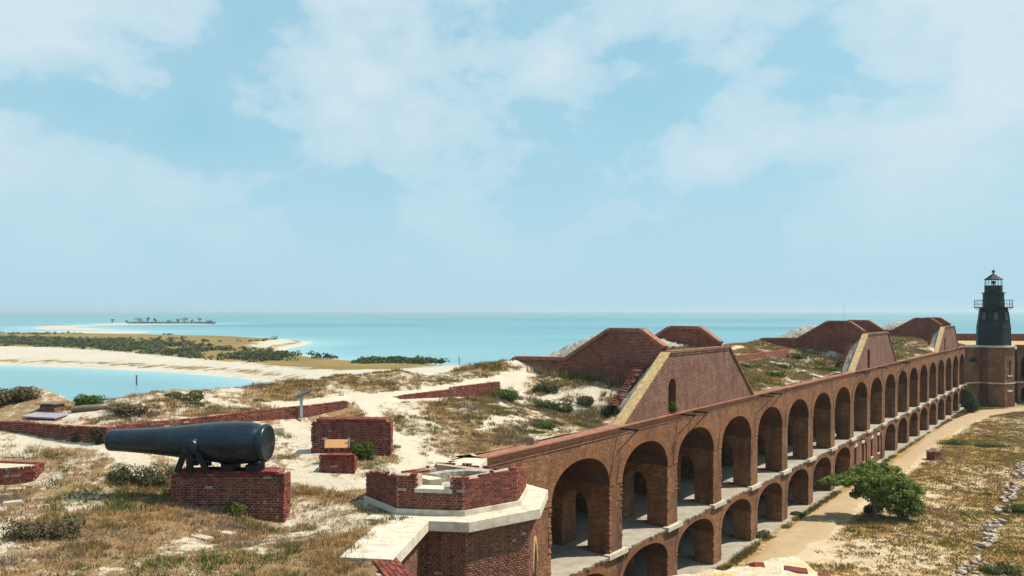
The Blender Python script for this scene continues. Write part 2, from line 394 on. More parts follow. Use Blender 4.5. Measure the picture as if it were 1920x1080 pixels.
def ztop(x, y):
    x = np.asarray(x, float); y = np.asarray(y, float); shp = x.shape; x = x.ravel(); y = y.ravel(); zA = np.empty_like(x)
    for i in range(0, len(x), 20000):
        xs = x[i:i+20000]; ys = y[i:i+20000]; r = np.hypot(xs[:, None]-CT[None, :, 0], ys[:, None]-CT[None, :, 1])
        zA[i:i+20000] = _tps(r)@_Wt[:_n]+_Wt[_n]+_Wt[_n+1]*xs+_Wt[_n+2]*ys
    d = bw_side(x, y); zB = 11.30+.60*sstep(0, 3.9, d)+.22*(fbm(x*.55, y*.55, 5)-.5)*sstep(.3, 2, d)
    gap = np.exp(-((st(x, y)[0]-23.9)/2.2)**2)
    w = sstep(.10, .34, d)*(1-gap)+gap*sstep(-1.6, 1.2, d)
    z = zA*(1-w)+zB*w
    s, t_ = st(x, y)
    z = z+(.20*(fbm(x*.35, y*.35, 3)-.5)+.10*(fbm(x*1.7, y*1.7, 9)-.5))*sstep(.3, 1.6, t_+(s < 22)*9)*sstep(.05, .6, np.abs(d))
    out = crest_out(x, y); z = z+((fbm(x*.3, y*.3, 21)-.45)*.7+.45*sstep(-15.5, -18, x))*sstep(-2.2, 0, out); z = z-np.maximum(out, 0)*2.2
    return z.reshape(shp)
def zt1(x, y): return float(ztop(np.array([x]), np.array([y]))[0])
PATHS = [([at(690,748,11.3), at(722,790,10.7), at(757,832,10.2), at(772,866,9.95), at(752,890,9.9)], .42),
         ([at(520,752,11.5), at(690,736,11.5), at(800,722,11.6), at(900,705,11.7), at(1010,690,11.7)], .62),
         ([at(60,842,10.5), at(180,872,10.1), at(285,898,9.98)], .38),
         ([at(545,888,9.98), at(640,905,9.85), at(740,900,9.85)], .35), ([at(905,808,10), at(945,782,10.2), at(1040,778,10.4)], .3),
         ([Wst(55, 8.6), Wst(68, 8.9), Wst(74, 9.4)], .5)]
def cover(x, y):
    x = np.asarray(x, float); y = np.asarray(y, float); s, t_ = st(x, y); d = np.hypot(x, y)
    lvl = .57+0*x+.08*np.exp(-((x+3)**2/30+(y-31)**2/30))
    lvl = lvl+.15*sstep(25, 20, y)*sstep(-1, -4, x)
    lvl = lvl+.16*sstep(50, 60, s)
    lvl = lvl+.16*np.exp(-((x+.5)**2/12+(y-32)**2/14))+.14*np.exp(-((s-29)**2/16+(t_-1.5)**2/3))
    lvl = lvl-.16*np.exp(-((x+4.8)**2/5+(y-24)**2/6))-.30*np.exp(-((s-33)**2/34+(t_-4.2)**2/7))
    lvl = lvl+.04*sstep(.5, 3, bw_side(x, y))*(s < 50)
    f = lvl+1.5*(fbm(x*.42+7, y*.42, 31, 4)-.5)+.35*(fbm(x*1.9, y*1.9, 37, 3)-.5)
    for pts, w in PATHS: f = f-.9*sstep(w*1.2, w*.5, seg_dist(x, y, pts)+.3*(fbm(x*1.3, y*1.3, 4)-.5))
    return np.clip(f, 0, 1)

def grid_mesh(name, xs, ys, zs, mask, attr, mat, kind='structure', attr_name='cover'):
    """xs,ys,zs 2-D arrays; keep quads whose four corners are in mask"""
    nr, nc = xs.shape; idx = np.arange(nr*nc).reshape(nr, nc)
    q = mask[:-1, :-1] & mask[1:, :-1] & mask[:-1, 1:] & mask[1:, 1:]
    a = idx[:-1, :-1][q]; b_ = idx[:-1, 1:][q]; c = idx[1:, 1:][q]; d = idx[1:, :-1][q]
    F = np.stack([a, b_, c, d], 1); used = np.unique(F); rm = np.full(nr*nc, -1); rm[used] = np.arange(len(used)); F = rm[F]
    V = np.stack([xs.ravel()[used], ys.ravel()[used], zs.ravel()[used]], 1)
    p = V[F[0]]; 
    if np.cross(p[1]-p[0], p[2]-p[0])[2] < 0: F = F[:, ::-1]
    me = raw_mesh(name, V, F); me.materials.append(MATS[mat])
    at_ = me.attributes.new(attr_name, 'FLOAT', 'POINT'); at_.data.foreach_set('value', attr.ravel()[used].astype(np.float32))
    me.polygons.foreach_set('use_smooth', np.ones(len(F), bool)); o = put(name, me); o['kind'] = kind; return o
def raw_mesh(name, V, F):
    me = bpy.data.meshes.new(name); k = F.shape[1]
    me.vertices.add(len(V)); me.vertices.foreach_set('co', np.asarray(V, np.float32).ravel())
    me.loops.add(F.size); me.loops.foreach_set('vertex_index', np.asarray(F, np.int32).ravel())
    me.polygons.add(len(F)); me.polygons.foreach_set('loop_start', np.arange(0, F.size, k, dtype=np.int32))
    me.update(calc_edges=True); me.validate(); return me

# ------------------------------------------------------------------ terreplein (the sandy roof of the fort)
ss = np.concatenate([np.arange(-24, 60, .22), np.arange(60, 147, .45)]); ts = np.arange(-26, 14.5, .22)
S, T = np.meshgrid(ss, ts); X = O1.x+D.x*S-NV.x*T; Y = O1.y+D.y*S-NV.y*T
gx, gy = math.cos(B1), math.sin(B1)
gdist = (X-C1.x)*gx+(Y-C1.y)*gy                                          # distance in front of the gorge line
gtau = (X-C1.x)*-math.sin(B1)+(Y-C1.y)*math.cos(B1)
u2 = Vector((math.cos(math.radians(-67.1)), math.sin(math.radians(-67.1)))); n2v = Vector((-u2.y, u2.x))
E2 = Vector((-2.56, 17.7)); c2d = (X-E2.x)*n2v.x+(Y-E2.y)*n2v.y             # in front of the second curtain's face
octd = np.max([ (X-C1.x)*math.cos(B1+k*PI/4)+(Y-C1.y)*math.sin(B1+k*PI/4) for k in range(8)], axis=0)
mask = (((T > .38) & (S > 23.3)) | ((S <= 24.5) & ((gdist < -.8) | (gtau < -6.0) | ((gtau > 6.12) & (T > -.12))) & ((c2d < -.3) | (Y > 17.9))) | (octd < 2.0)) & (np.where(S > 23.3, T > .38, True) | (octd < 2.0))
mask &= (c2d < -.3) | (Y > 17.7)
mask &= (crest_out(X, Y) < 2.2) & (Y > -12) & (X > -31)
Z = ztop(X, Y)
grid_mesh('terreplein_ground', X, Y, Z, mask, cover(X, Y), 'terreplein')

# ------------------------------------------------------------------ parade ground and path
ps = np.arange(5, 152, .5); pt_ = np.arange(-46, 1.0, .5); S, T = np.meshgrid(ps, pt_); X = O1.x+D.x*S-NV.x*T; Y = O1.y+D.y*S-NV.y*T
PL = [(1340,1092),(1397,1055),(1470,998),(1549,942),(1610,904),(1664,874.5),(1712,836),(1760,802),(1797,781),(1836,769.5),(1880,766),(1920,764),(1980,762)]
PR = [(1428,1090),(1473,1056),(1540,1008),(1577,979),(1619,940),(1690,886),(1712,869),(1750,840),(1785,813),(1830,787),(1870,776),(1920,769.5),(1980,766)]
plx = [at(a, b_, 0) for a, b_ in PL]; prx = [at(a, b_, 0) for a, b_ in PR]
mid = [((a[0]+c[0])/2, (a[1]+c[1])/2) for a, c in zip(plx, prx)]
def pcover(x, y):
    s, t_ = st(x, y)
    f = .72+1.0*(fbm(x*.16, y*.16, 51, 4)-.5)+.3*(fbm(x*.9, y*.9, 53, 3)-.5)
    for px, py, r, a in ((1560,1020,4.5,.38),(1690,930,5,.34),(1640,1000,4,-.3),(1480,1070,5,.3),(1720,860,3,.3),(1800,800,3,.2),(1700,985,4,.22)):
        gx_, gy_ = at(px, py, 0); f = f-a*np.exp(-((x-gx_)**2+(y-gy_)**2)/(r*r))
    f = f+.45*sstep(-3.4, -2.2, t_)-.3*sstep(2.0, 1.3, seg_dist(x, y, mid)); return np.clip(f, 0, 1)
Zp = .12*(fbm(X*.2, Y*.2, 61)-.5)*sstep(-1, -4, T)-.02
grid_mesh('parade_ground', X, Y, Zp, np.ones(X.shape, bool), pcover(X, Y), 'parade')
rows = []
def dens_line(pts, n=90):
    P = np.array(pts); seg = np.r_[0, np.cumsum(np.hypot(*np.diff(P, axis=0).T))]; u = np.linspace(0, seg[-1], n); return np.stack([np.interp(u, seg, P[:, 0]), np.interp(u, seg, P[:, 1])], 1)
a_, c_ = dens_line(plx, 160), dens_line(prx, 160)
jl = (fbm(np.arange(160)*.3, np.zeros(160), 71)-.5)*.9; jr = (fbm(np.arange(160)*.3, np.zeros(160)+9, 73)-.5)*1.0
u = np.linspace(0, 1, 9)[None, :]; wd = np.hypot(*(c_-a_).T)[:, None]
uu = u*(1+jr[:, None]/wd-jl[:, None]/wd)+jl[:, None]/wd
PX = a_[:, 0:1]*(1-uu)+c_[:, 0:1]*uu; PY = a_[:, 1:2]*(1-uu)+c_[:, 1:2]*uu
PZ = .12*(fbm(PX*.2, PY*.2, 61)-.5)+.07-.09*(np.abs(u-.5)*2)**6
grid_mesh('path', PX, PY, PZ, np.ones(PX.shape, bool), 0*PX, 'path_sand')

# ------------------------------------------------------------------ sea and keys
def sp(px, py): return at(px, py, SEA)
KEY = [sp(*q) for q in ((-260,627),(-100,627),(0,627.5),(70,626),(200,628),(400,632),(470,634),(520,637),(560,639),(586,641.5),(578,646),(556,650),(541,654),(536,659),(552,664),(600,671),(660,677),(730,682),(800,686),(880,689),(960,693),(1000,705),(700,745),(600,742),(540,735),(505,722.5),(480,715),(440,708.5),(380,703),(300,697.5),(200,692),(100,688),(0,685),(-120,681),(-260,678))]
BARS = [([sp(*q) for q in ((64,623),(110,620.8),(190,620),(270,620.5),(284,622.5),(262,624.5),(190,625.8),(110,626.6),(66,626))], .35),
        ([sp(*q) for q in ((62,615.5),(80,611.5),(180,609.6),(182,610.6),(130,613.5),(215,617.5),(219,619),(150,618.6),(80,618))], .35),
        ([sp(*q) for q in ((172,608.6),(210,606.4),(300,606),(400,606),(408,606.8),(390,607.8),(300,608.3),(200,609.4))], .5)]
def poly_dist(x, y, poly): return seg_dist(x, y, poly+[poly[0]])
def key_mesh(name, poly, step, hmax, ramp_m, cov):
    P = np.array(poly); xs = np.arange(P[:, 0].min()-step*3, P[:, 0].max()+step*3, step); ys = np.arange(P[:, 1].min()-step*3, P[:, 1].max()+step*3, step)
    X, Y = np.meshgrid(xs, ys); ins = in_poly(X, Y, poly); dd = poly_dist(X, Y, poly); sd = np.where(ins, dd, -dd)
    Z = SEA+hmax*np.clip(sd/ramp_m, -1.2, 1)+.25*(fbm(X*.08, Y*.08, 81)-.5)*sstep(2, 14, sd)
    return grid_mesh(name, X, Y, Z, sd > -3*step, cov(X, Y, sd), 'key_ground')
GRASS_EDGE = [sp(*q) for q in ((-260,655),(0,656),(100,659),(200,666),(300,676),(420,688),(520,699),(620,708),(700,706),(870,697),(870,688),(720,680),(620,674),(540,669),(500,661),(470,655),(490,648),(520,642),(505,638),(400,634),(200,629.5),(70,627),(-260,627.5))]
def keycov(X, Y, sd):
    g = in_poly(X, Y, GRASS_EDGE); gd = poly_dist(X, Y, GRASS_EDGE); gs = np.where(g, gd, -gd)
    return np.clip(.12+.78*sstep(-6, 7, gs+9*(fbm(X*.05, Y*.05, 83)-.5))+.62*np.exp(-((sd-7.0-2*(fbm(X*.03, Y*.03, 85)-.5))/2.4)**2), 0, 1)
key_mesh('sandy_key', KEY, 3.2, 1.6, 14, keycov)
for (poly, h) in BARS:
    key_mesh('sand_bar', poly, 6.0, h, 14, lambda X, Y, sd: 0*X+.1)
ang = np.linspace(-PI*.5, PI*.5, 261); rad = np.concatenate([np.linspace(3, 600, 150), np.geomspace(606, 1700, 90), np.geomspace(1800, 26000, 24)])
R_, A_ = np.meshgrid(rad, ang); X = R_*np.sin(A_); Y = R_*np.cos(A_)-10
shal = np.zeros(X.shape)
for poly, w in [(KEY, 34)]+[(p, 55) for p, h in BARS]:
    dd = poly_dist(X, Y, poly); dd = np.where(in_poly(X, Y, poly), 0, dd); shal = np.maximum(shal, np.exp(-dd/w))
shal = np.maximum(shal, .55*sstep(420, 150, np.hypot(X+60, Y-130)))
grid_mesh('sea_water', X, Y, 0*X+SEA, np.ones(X.shape, bool), shal, 'sea', attr_name='shallow')
me = bpy.data.meshes.new('sea_water'); me.from_pydata([(-26000, -26000, SEA-.3), (26000, -26000, SEA-.3), (26000, 0, SEA-.3), (-26000, 0, SEA-.3)], [], [(0, 1, 2, 3)]); me.materials.append(MATS['sea']); tag(put('open_water', me), kind='structure')

# ================================================================== brick laying
def unit_bricks(n):
    out = []
    for i in range(n):
        bm = bmesh.new(); bmesh.ops.create_cube(bm, size=1)
        for v in bm.verts: v.co += Vector((random.uniform(-.03, .02), random.uniform(-.06, .03), random.uniform(-.06, .04)))
        bmesh.ops.scale(bm, vec=(.2, .1, .06), verts=bm.verts)
        bmesh.ops.bevel(bm, geom=bm.edges[:], offset=.006, segments=1, affect='EDGES')
        bmesh.ops.scale(bm, vec=(5, 10, 1/.06), verts=bm.verts); bmesh.ops.triangulate(bm, faces=bm.faces[:])
        me = bpy.data.meshes.new('brick'); bm.to_mesh(me); bm.free(); out.append(me)
    return out
for nm, pi in (('arcade_piece', False), ('arcade_pieces', True)): loose_brick(nm, (.36, .14, .06), (.22, .085, .045), (.11, .045, .028), pi)
UB = {'arcade': (unit_bricks(6), 'arcade_piece', 'arcade_pieces'), 'red': (unit_bricks(6), 'brick_piece', 'brick_pieces'), 'shaft': (unit_bricks(6), 'shaft_piece', 'shaft_pieces')}
for k, (ms, a, _) in UB.items():
    for me in ms: me.materials.append(MATS[a])
UBA = {k: [(np.array([v.co[:] for v in me.vertices]), np.array([p.vertices[:] for p in me.polygons])) for me in ms] for k, (ms, a, c) in UB.items()}
CH = .0685
def courses(o, u, n, w, z0, ztop_, zbot=None, holes=(), miss=0.0, ragged=0.0, decay=0.0, recess=0.0, start=0.0, end_jit=0.0):
    """bricks of one wall face: o=(x,y) of the face's start, u=direction, n=outward; ztop_/zbot functions of the run"""
    out = []; u = Vector((*u, 0)).normalized(); n = Vector((*n, 0)).normalized(); k = 0; z = z0
    while z < 30:
        zc_ = z+CH/2
        if all(zc_ > ztop_(w*q/12) for q in range(13)): break
        x = start-(.107 if k % 2 else 0)*.5-random.uniform(0, .02)-end_jit*random.random(); j = k
        while x < w-.03:
            L = .207 if (j % 2 == 0) else .100
            a = max(x, start-end_jit*random.random()); b_ = min(x+L, w+end_jit*random.random())
            if b_-a > .04:
                m = (a+b_)/2; ok = zc_ < ztop_(m)+random.uniform(-ragged, ragged) and (zbot is None or zc_ > zbot(m))
                for (h0, h1, g0, g1) in holes:
                    if h0 < m < h1 and g0 < zc_ < g1: ok = False
                if ok and random.random() > miss:
                    dk = decay*max(0, min(1, (decay and (ztop_(m)-zc_)/.9)))
                    pr = .006+random.uniform(-.005, .006)-random.random()*dk*.013-recess
                    c = Vector((o[0], o[1], zc_))+u*m+n*(pr-.05)
                    rot = random.gauss(0, .012+dk*.05)
                    uu = (u*math.cos(rot)+n*math.sin(rot)); nn = Vector((-uu.y, uu.x, 0)); nn = nn if nn.dot(n) > 0 else -nn
                    M = Matrix(((uu.x*(b_-a-.013), nn.x*.1, 0, c.x), (uu.y*(b_-a-.013), nn.y*.1, 0, c.y), (0, 0, CH-.014+random.uniform(-.003, .003), c.z), (0, 0, 0, 1)))
                    out.append(M)
            x += L+.008; j += 1
        z += CH; k += 1
    return out
def lay(parent, mats, kind='red', limit=300):
    vs = UB[kind][0]
    mats.sort(key=lambda M: (M.translation-Vector((0, 0, EYE))).length)
    inv = Matrix.Translation(-parent.location)
    for i, M in enumerate(mats[:limit]):
        o = bpy.data.objects.new('brick', vs[i % len(vs)]); COL.objects.link(o); o.parent = parent; o.matrix_basis = inv@M
    rest = mats[limit:]
    if rest:
        V = []; F = []; k = 0
        for i, M in enumerate(rest):
            v, f = UBA[kind][i % len(vs)]; A = np.array(inv@M); V.append(v@A[:3, :3].T+A[:3, 3]); F.append(f+k); k += len(v)
        me = raw_mesh('brick_courses', np.concatenate(V), np.concatenate(F)); me.materials.append(MATS[UB[kind][2]])
        o = put('brick_courses', me, parent); o['kind'] = 'stuff'

# ================================================================== arcade (curtain walls)
AH = 2.44                                          # half span of an arch
def arch_pts(half, spring, rise, n=18, cx=0.0, p=2.15):
    return [(cx-half*(1 if math.cos(PI*i/n) >= 0 else -1)*abs(math.cos(PI*i/n))**(2/p), spring+rise*abs(math.sin(PI*i/n))**(2/p)) for i in range(n+1)]
UP = (FL+3.3, 1.63); LO = (2.0, 1.2)
def face_with_arch(mb, x0, x1, z0, z1, pts, y=0.0):
    xl, xr = pts[0][0], pts[-1][0]; zs = pts[0][1]
    mb.face([(x0, y, z0), (xl, y, z0), (xl, y, zs), (x0, y, zs)]); mb.face([(xr, y, z0), (x1, y, z0), (x1, y, zs), (xr, y, zs)])
    mb.face([(x0, y, zs), (xl, y, zs), (xl, y, z1), (x0, y, z1)]); mb.face([(xr, y, zs), (x1, y, zs), (x1, y, z1), (xr, y, z1)])
    for a, c in zip(pts[:-1], pts[1:]): mb.face([(a[0], y, a[1]), (c[0], y, c[1]), (c[0], y, z1), (a[0], y, z1)])
def soffit(mb, pts, y0, y1, scale=1.0):
    acc = 0
    for a, c in zip(pts[:-1], pts[1:]):
        L = math.hypot(c[0]-a[0], c[1]-a[1])
        mb.face([(c[0], y0, c[1]), (a[0], y0, a[1]), (a[0], y1, a[1]), (c[0], y1, c[1])], [(y0, acc+L), (y0, acc), (y1, acc), (y1, acc+L)]); acc += L
def ring(pts, th, y, proud):
    """arch ring of voussoirs: courses follow the arc"""
    mb = MB(); acc = 0; n = len(pts); nor = []
    for i in range(n):
        a = pts[max(0, i-1)]; c = pts[min(n-1, i+1)]; tx, tz = c[0]-a[0], c[1]-a[1]; l = math.hypot(tx, tz); nor.append((-tz/l, tx/l))
    nor[0] = (-1, 0); nor[-1] = (1, 0)
    for i in range(n-1):
        a, c = pts[i], pts[i+1]; L = math.hypot(c[0]-a[0], c[1]-a[1]); ao = (a[0]+nor[i][0]*th, a[1]+nor[i][1]*th); co = (c[0]+nor[i+1][0]*th, c[1]+nor[i+1][1]*th)
        yo = y-proud
        mb.face([(a[0], yo, a[1]), (c[0], yo, c[1]), (co[0], yo, co[1]), (ao[0], yo, ao[1])], [(0, acc), (0, acc+L), (th, acc+L), (th, acc)])
        mb.face([(ao[0], yo, ao[1]), (co[0], yo, co[1]), (co[0], y+.02, co[1]), (ao[0], y+.02, ao[1])], [(0, acc), (0, acc+L), (.02, acc+L), (.02, acc)])
        mb.face([(c[0], yo, c[1]), (a[0], yo, a[1]), (a[0], y+.02, a[1]), (c[0], y+.02, c[1])], [(0, acc), (0, acc+L), (.02, acc+L), (.02, acc)])
        acc += L
    return mb
DEPTH = 9.0; G0, G1 = 1.2, 2.65                      # gallery passage behind the front piers
up = arch_pts(AH, *UP); lo = arch_pts(AH, *LO)
hb = BAY/2
def bay_face_mesh():
    mb = MB(); face_with_arch(mb, -hb, hb, FL-.02, TOP-.42, up); face_with_arch(mb, -hb, hb, -.3, FL-.02, lo); return mb.mesh('arch_bay', 'arcade_brick')
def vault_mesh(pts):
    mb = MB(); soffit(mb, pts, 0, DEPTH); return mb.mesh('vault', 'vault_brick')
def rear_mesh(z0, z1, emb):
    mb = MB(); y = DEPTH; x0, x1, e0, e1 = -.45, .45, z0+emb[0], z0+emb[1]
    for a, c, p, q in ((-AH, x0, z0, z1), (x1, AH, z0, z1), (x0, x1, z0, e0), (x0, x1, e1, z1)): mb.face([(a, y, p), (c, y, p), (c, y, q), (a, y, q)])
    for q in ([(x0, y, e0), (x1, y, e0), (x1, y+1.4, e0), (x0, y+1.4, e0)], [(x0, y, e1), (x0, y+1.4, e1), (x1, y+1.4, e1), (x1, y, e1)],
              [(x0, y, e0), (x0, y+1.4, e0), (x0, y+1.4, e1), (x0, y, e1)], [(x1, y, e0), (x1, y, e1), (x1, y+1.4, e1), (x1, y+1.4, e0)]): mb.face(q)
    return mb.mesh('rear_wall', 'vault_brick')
PW = hb-AH                                          # half width of a pier
def pier_mesh(z0, spring, gsp, gr):
    mb = MB(); gh = (G1-G0)/2; gp = arch_pts(gh, z0+gsp, gr, 10, (G0+G1)/2, 2.0)
    for sx in (-1, 1):
        x = sx*PW; q = MB()
        def F(pts): mb.face([(x, p[0], p[1]) for p in (pts if sx > 0 else list(reversed(pts)))])
        F([(0, z0), (G0, z0), (G0, spring), (0, spring)]); F([(G1, z0), (DEPTH, z0), (DEPTH, spring), (G1, spring)])
        for a, c in zip(gp[:-1], gp[1:]): F([(a[0], a[1]), (c[0], c[1]), (c[0], spring), (a[0], spring)])
    mb.face([(PW, G0, z0), (-PW, G0, z0), (-PW, G0, z0+gsp), (PW, G0, z0+gsp)]); mb.face([(-PW, G1, z0), (PW, G1, z0), (PW, G1, z0+gsp), (-PW, G1, z0+gsp)])
    acc = 0
    for a, c in zip(gp[:-1], gp[1:]):
        L = math.hypot(c[0]-a[0], c[1]-a[1]); mb.face([(-PW, a[0], a[1]), (PW, a[0], a[1]), (PW, c[0], c[1]), (-PW, c[0], c[1])], [(0, acc), (1.2, acc), (1.2, acc+L), (0, acc+L)]); acc += L
    return mb.mesh('pier', 'arcade_brick')
def floor_mesh(seed):
    rnd = random.Random(seed); mb = MB(); n = 26; e = [-.04+rnd.uniform(-.09, .05)*(1 if rnd.random() < .7 else 2.4) for _ in range(n+1)]
    for i in range(n):
        xa, xb = -AH+2*AH*i/n, -AH+2*AH*(i+1)/n
        mb.face([(xa, e[i], FL+.02), (xb, e[i+1], FL+.02), (xb, .6, FL+.035), (xa, .6, FL+.035)]); mb.face([(xa, e[i]+.02, FL-.10), (xb, e[i+1]+.02, FL-.10), (xb, e[i+1], FL+.02), (xa, e[i], FL+.02)])
    mb.face([(-hb, .6, FL+.035), (hb, .6, FL+.035), (hb, DEPTH, FL+.035), (-hb, DEPTH, FL+.035)])
    return mb.mesh('upper_floor', 'floor_concrete')
def gfloor_mesh():
    mb = MB(); mb.face([(-hb, -.35, .06), (hb, -.35, .06), (hb, DEPTH, .06), (-hb, DEPTH, .06)]); mb.face([(-hb, -.35, -.2), (hb, -.35, -.2), (hb, -.35, .06), (-hb, -.35, .06)])
    return mb.mesh('ground_floor_slab', 'floor_concrete')
def cornice_mesh(seed, w=BAY):
    rnd = random.Random(seed); mb = MB(); zz = [TOP-.42, TOP-.30, TOP-.19, TOP-.07, TOP]; ov = [.03, .07, .12, .17]
    for i in range(4): mb.box(0, w, -ov[i], .55, zz[i], zz[i+1]-(.002 if i < 3 else 0))
    x = 0
    return mb.mesh('cornice', 'arcade_brick' if False else 'cap_brick')
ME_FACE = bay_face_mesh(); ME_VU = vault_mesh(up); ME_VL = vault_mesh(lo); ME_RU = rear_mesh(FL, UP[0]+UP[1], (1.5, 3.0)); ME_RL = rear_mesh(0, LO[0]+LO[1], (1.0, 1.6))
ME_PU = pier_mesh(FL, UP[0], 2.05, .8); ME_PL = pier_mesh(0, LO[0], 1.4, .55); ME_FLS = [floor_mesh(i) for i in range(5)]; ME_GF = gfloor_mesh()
ME_RGU = ring(up, .52, 0, .035).mesh('arch_ring', 'ring_brick'); ME_RGL = ring(lo, .32, 0, .03).mesh('arch_ring', 'ring_brick')
ME_CO = [cornice_mesh(i) for i in range(3)]
sb = MB().box(-PW-.28, PW+.28, -.20, .14, FL-.12, FL+.10); ME_SILL = sb.mesh('sill_stone', 'concrete')
def infill_mesh():
    mb = MB(); y = .10; ws = ((-1.45, .38), (1.30, .38)); z0, z1 = .85, 2.62
    xs = [-AH, ws[0][0]-.38, ws[0][0]+.38, ws[1][0]-.38, ws[1][0]+.38, AH]; zt = LO[0]+LO[1]
    for i in (0, 2, 4): mb.face([(xs[i], y, -.2), (xs[i+1], y, -.2), (xs[i+1], y, zt), (xs[i], y, zt)])
    for i in (1, 3):
        mb.face([(xs[i], y, -.2), (xs[i+1], y, -.2), (xs[i+1], y, z0), (xs[i], y, z0)]); mb.face([(xs[i], y, z1), (xs[i+1], y, z1), (xs[i+1], y, zt), (xs[i], y, zt)])
        for xx, sgn in ((xs[i], 1), (xs[i+1], -1)):
            q = [(xx, y, z0), (xx, y+.3, z0), (xx, y+.3, z1), (xx, y, z1)]; mb.face(q if sgn < 0 else q[::-1])
        mb.face([(xs[i], y, z0), (xs[i+1], y, z0), (xs[i+1], y+.3, z0), (xs[i], y+.3, z0)])
    return mb.mesh('window_infill', 'arcade_brick')
def curtain(root, n, x_first, infill=(), floors0=0):
    """n bays; x_first = centre line of the first pier, in the root's frame"""
    for k in range(n):
        xc = x_first+BAY*(k+.5); L = (xc, 0, 0)
        put('arch_bay', ME_FACE, root, L); put('arch_ring', ME_RGU, root, L)
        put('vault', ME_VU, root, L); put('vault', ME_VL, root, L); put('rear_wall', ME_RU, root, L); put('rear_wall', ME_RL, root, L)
        put('upper_floor', ME_FLS[(k*3+floors0) % 5], root, L); put('ground_floor_slab', ME_GF, root, L); put('cornice', ME_CO[k % 3], root, (xc-hb, random.uniform(-.012, .012), random.uniform(-.012, .008)))
        if k in infill:
            put('window_infill', ME_INF, root, L)
            for wx in (-1.45, 1.30):
                MB().box(wx-.56, wx+.56, .04, .30, 2.62, 2.90).build('window_lintel', 'coping_stone', root, loc=L)
                w_ = MB().box(wx-.37, wx+.37, .30, .36, .86, 2.61).build('shutter', 'shutter', root, loc=L)
                MB().box(wx-.48, wx+.48, .03, .32, .72, .845).build('window_sill', 'coping_stone', root, loc=L)
                MB().box(wx-.03, wx+.03, .27, .298, .87, 2.60).build('mullion', 'old_wood', w_)
        else: put('arch_ring', ME_RGL, root, L)
    for k in range(n+1):
        L = (x_first+BAY*k, 0, 0); put('pier', ME_PU, root, L); put('pier', ME_PL, root, L)
        so = put('sill_stone', ME_SILL, root, (L[0]+random.uniform(-.08, .08), random.uniform(-.03, .03), 0))
ME_INF = infill_mesh()
NB = 19
cw = empty('arcaded_wall', (O1.x, O1.y, 0), A1, label='long two-storey brick arcade running from the octagonal turret to the black lighthouse', cat='wall', group=None)
curtain(cw, NB, S0, infill=(8, 9))
for i in range(230):
    k = min(int(random.expovariate(.45)), 8); side = random.choice((-1, 1, -1)); z = random.choice((random.uniform(FL+.15, FL+3.2), random.uniform(.3, 1.9), random.uniform(FL+.15, FL+3.2)))
    o = bpy.data.objects.new('brick', UB['arcade'][0][i % 6]); COL.objects.link(o); o.parent = cw
    z = round(z/.078)*.078; o.location = (S0+BAY*k+side*(PW-.09+random.uniform(.0, .035)), .045+random.uniform(-.03, .0), z); o.scale = (.21, .12, .066); o.rotation_euler = (0, 0, random.gauss(0, .06))
# the blind end bay beside the near tower, with its arch ring
mb = MB(); mb.face([(S_START, 0, -.3), (S0-hb+hb, 0, -.3), (S0, 0, TOP-.42), (S_START, 0, TOP-.42)]); mb.build('end_wall', 'arcade_brick', cw)
bl = [p for p in arch_pts(AH, *UP, n=18, cx=S0-hb) if p[0] > S_START+.1]; ring(bl, .52, 0, .018).build('arch_ring', 'arcade_brick', cw)
MB().box(S_START, S0-.002, -.03, .55, TOP-.42, TOP-.302).box(S_START, S0-.002, -.07, .55, TOP-.30, TOP-.192).box(S_START, S0-.002, -.12, .55, TOP-.19, TOP-.072).box(S_START, S0-.002, -.17, .55, TOP-.07, TOP).build('cornice', 'cap_brick', cw)
for s, ln in ((33.7, .85), (40.3, .8), (41.9, .8), (52.4, .85), (54.3, .8), (76.9, .85), (78.6, .8), (85.4, .8), (94.6, .85), (96.2, .8), (119.5, .9), (133.0, .85), (137.5, .8)):
    b_ = MB().box(s-.045, s+.045, -ln-.17, -.12, TOP-.17, TOP-.09).build('iron_bracket', 'iron', cw)
    MB().tube([(s, -ln-.12, TOP-.17), (s-.15, -.01, TOP-1.25)], .022, 6).build('stay_rod', 'iron', b_)
sw = MB(); sw.box(S_START-6, S_END+4, 10.7, 12.0, -3, 10.8); o = sw.build('scarp_wall', 'shaft_brick', None, loc=(O1.x, O1.y, 0), rz=A1); tag(o, 'outer brick scarp wall below the sandy parapet', 'wall')
# far curtain at the right edge of the view
P3 = Vector((81.6, 130.2)); cw3 = empty('arcaded_wall', (P3.x, P3.y, 0), A1-PI/3, label='far brick arcade beyond the lighthouse at the edge of the view', cat='wall')
curtain(cw3, 3, .55, floors0=2)
mb = MB().box(-6, 20, 6.3, 7.0, 9.5, 11.2); mb.build('parapet_wall', 'red_brick', cw3)
grd = MB(); 
for i in range(10): grd.face([(-9+3*i, .45, 9.5), (-6+3*i, .45, 9.5), (-6+3*i, 10.5, 10.4), (-9+3*i, 10.5, 10.4)])
grd.build('roof_sand', 'tan_plaster', cw3)

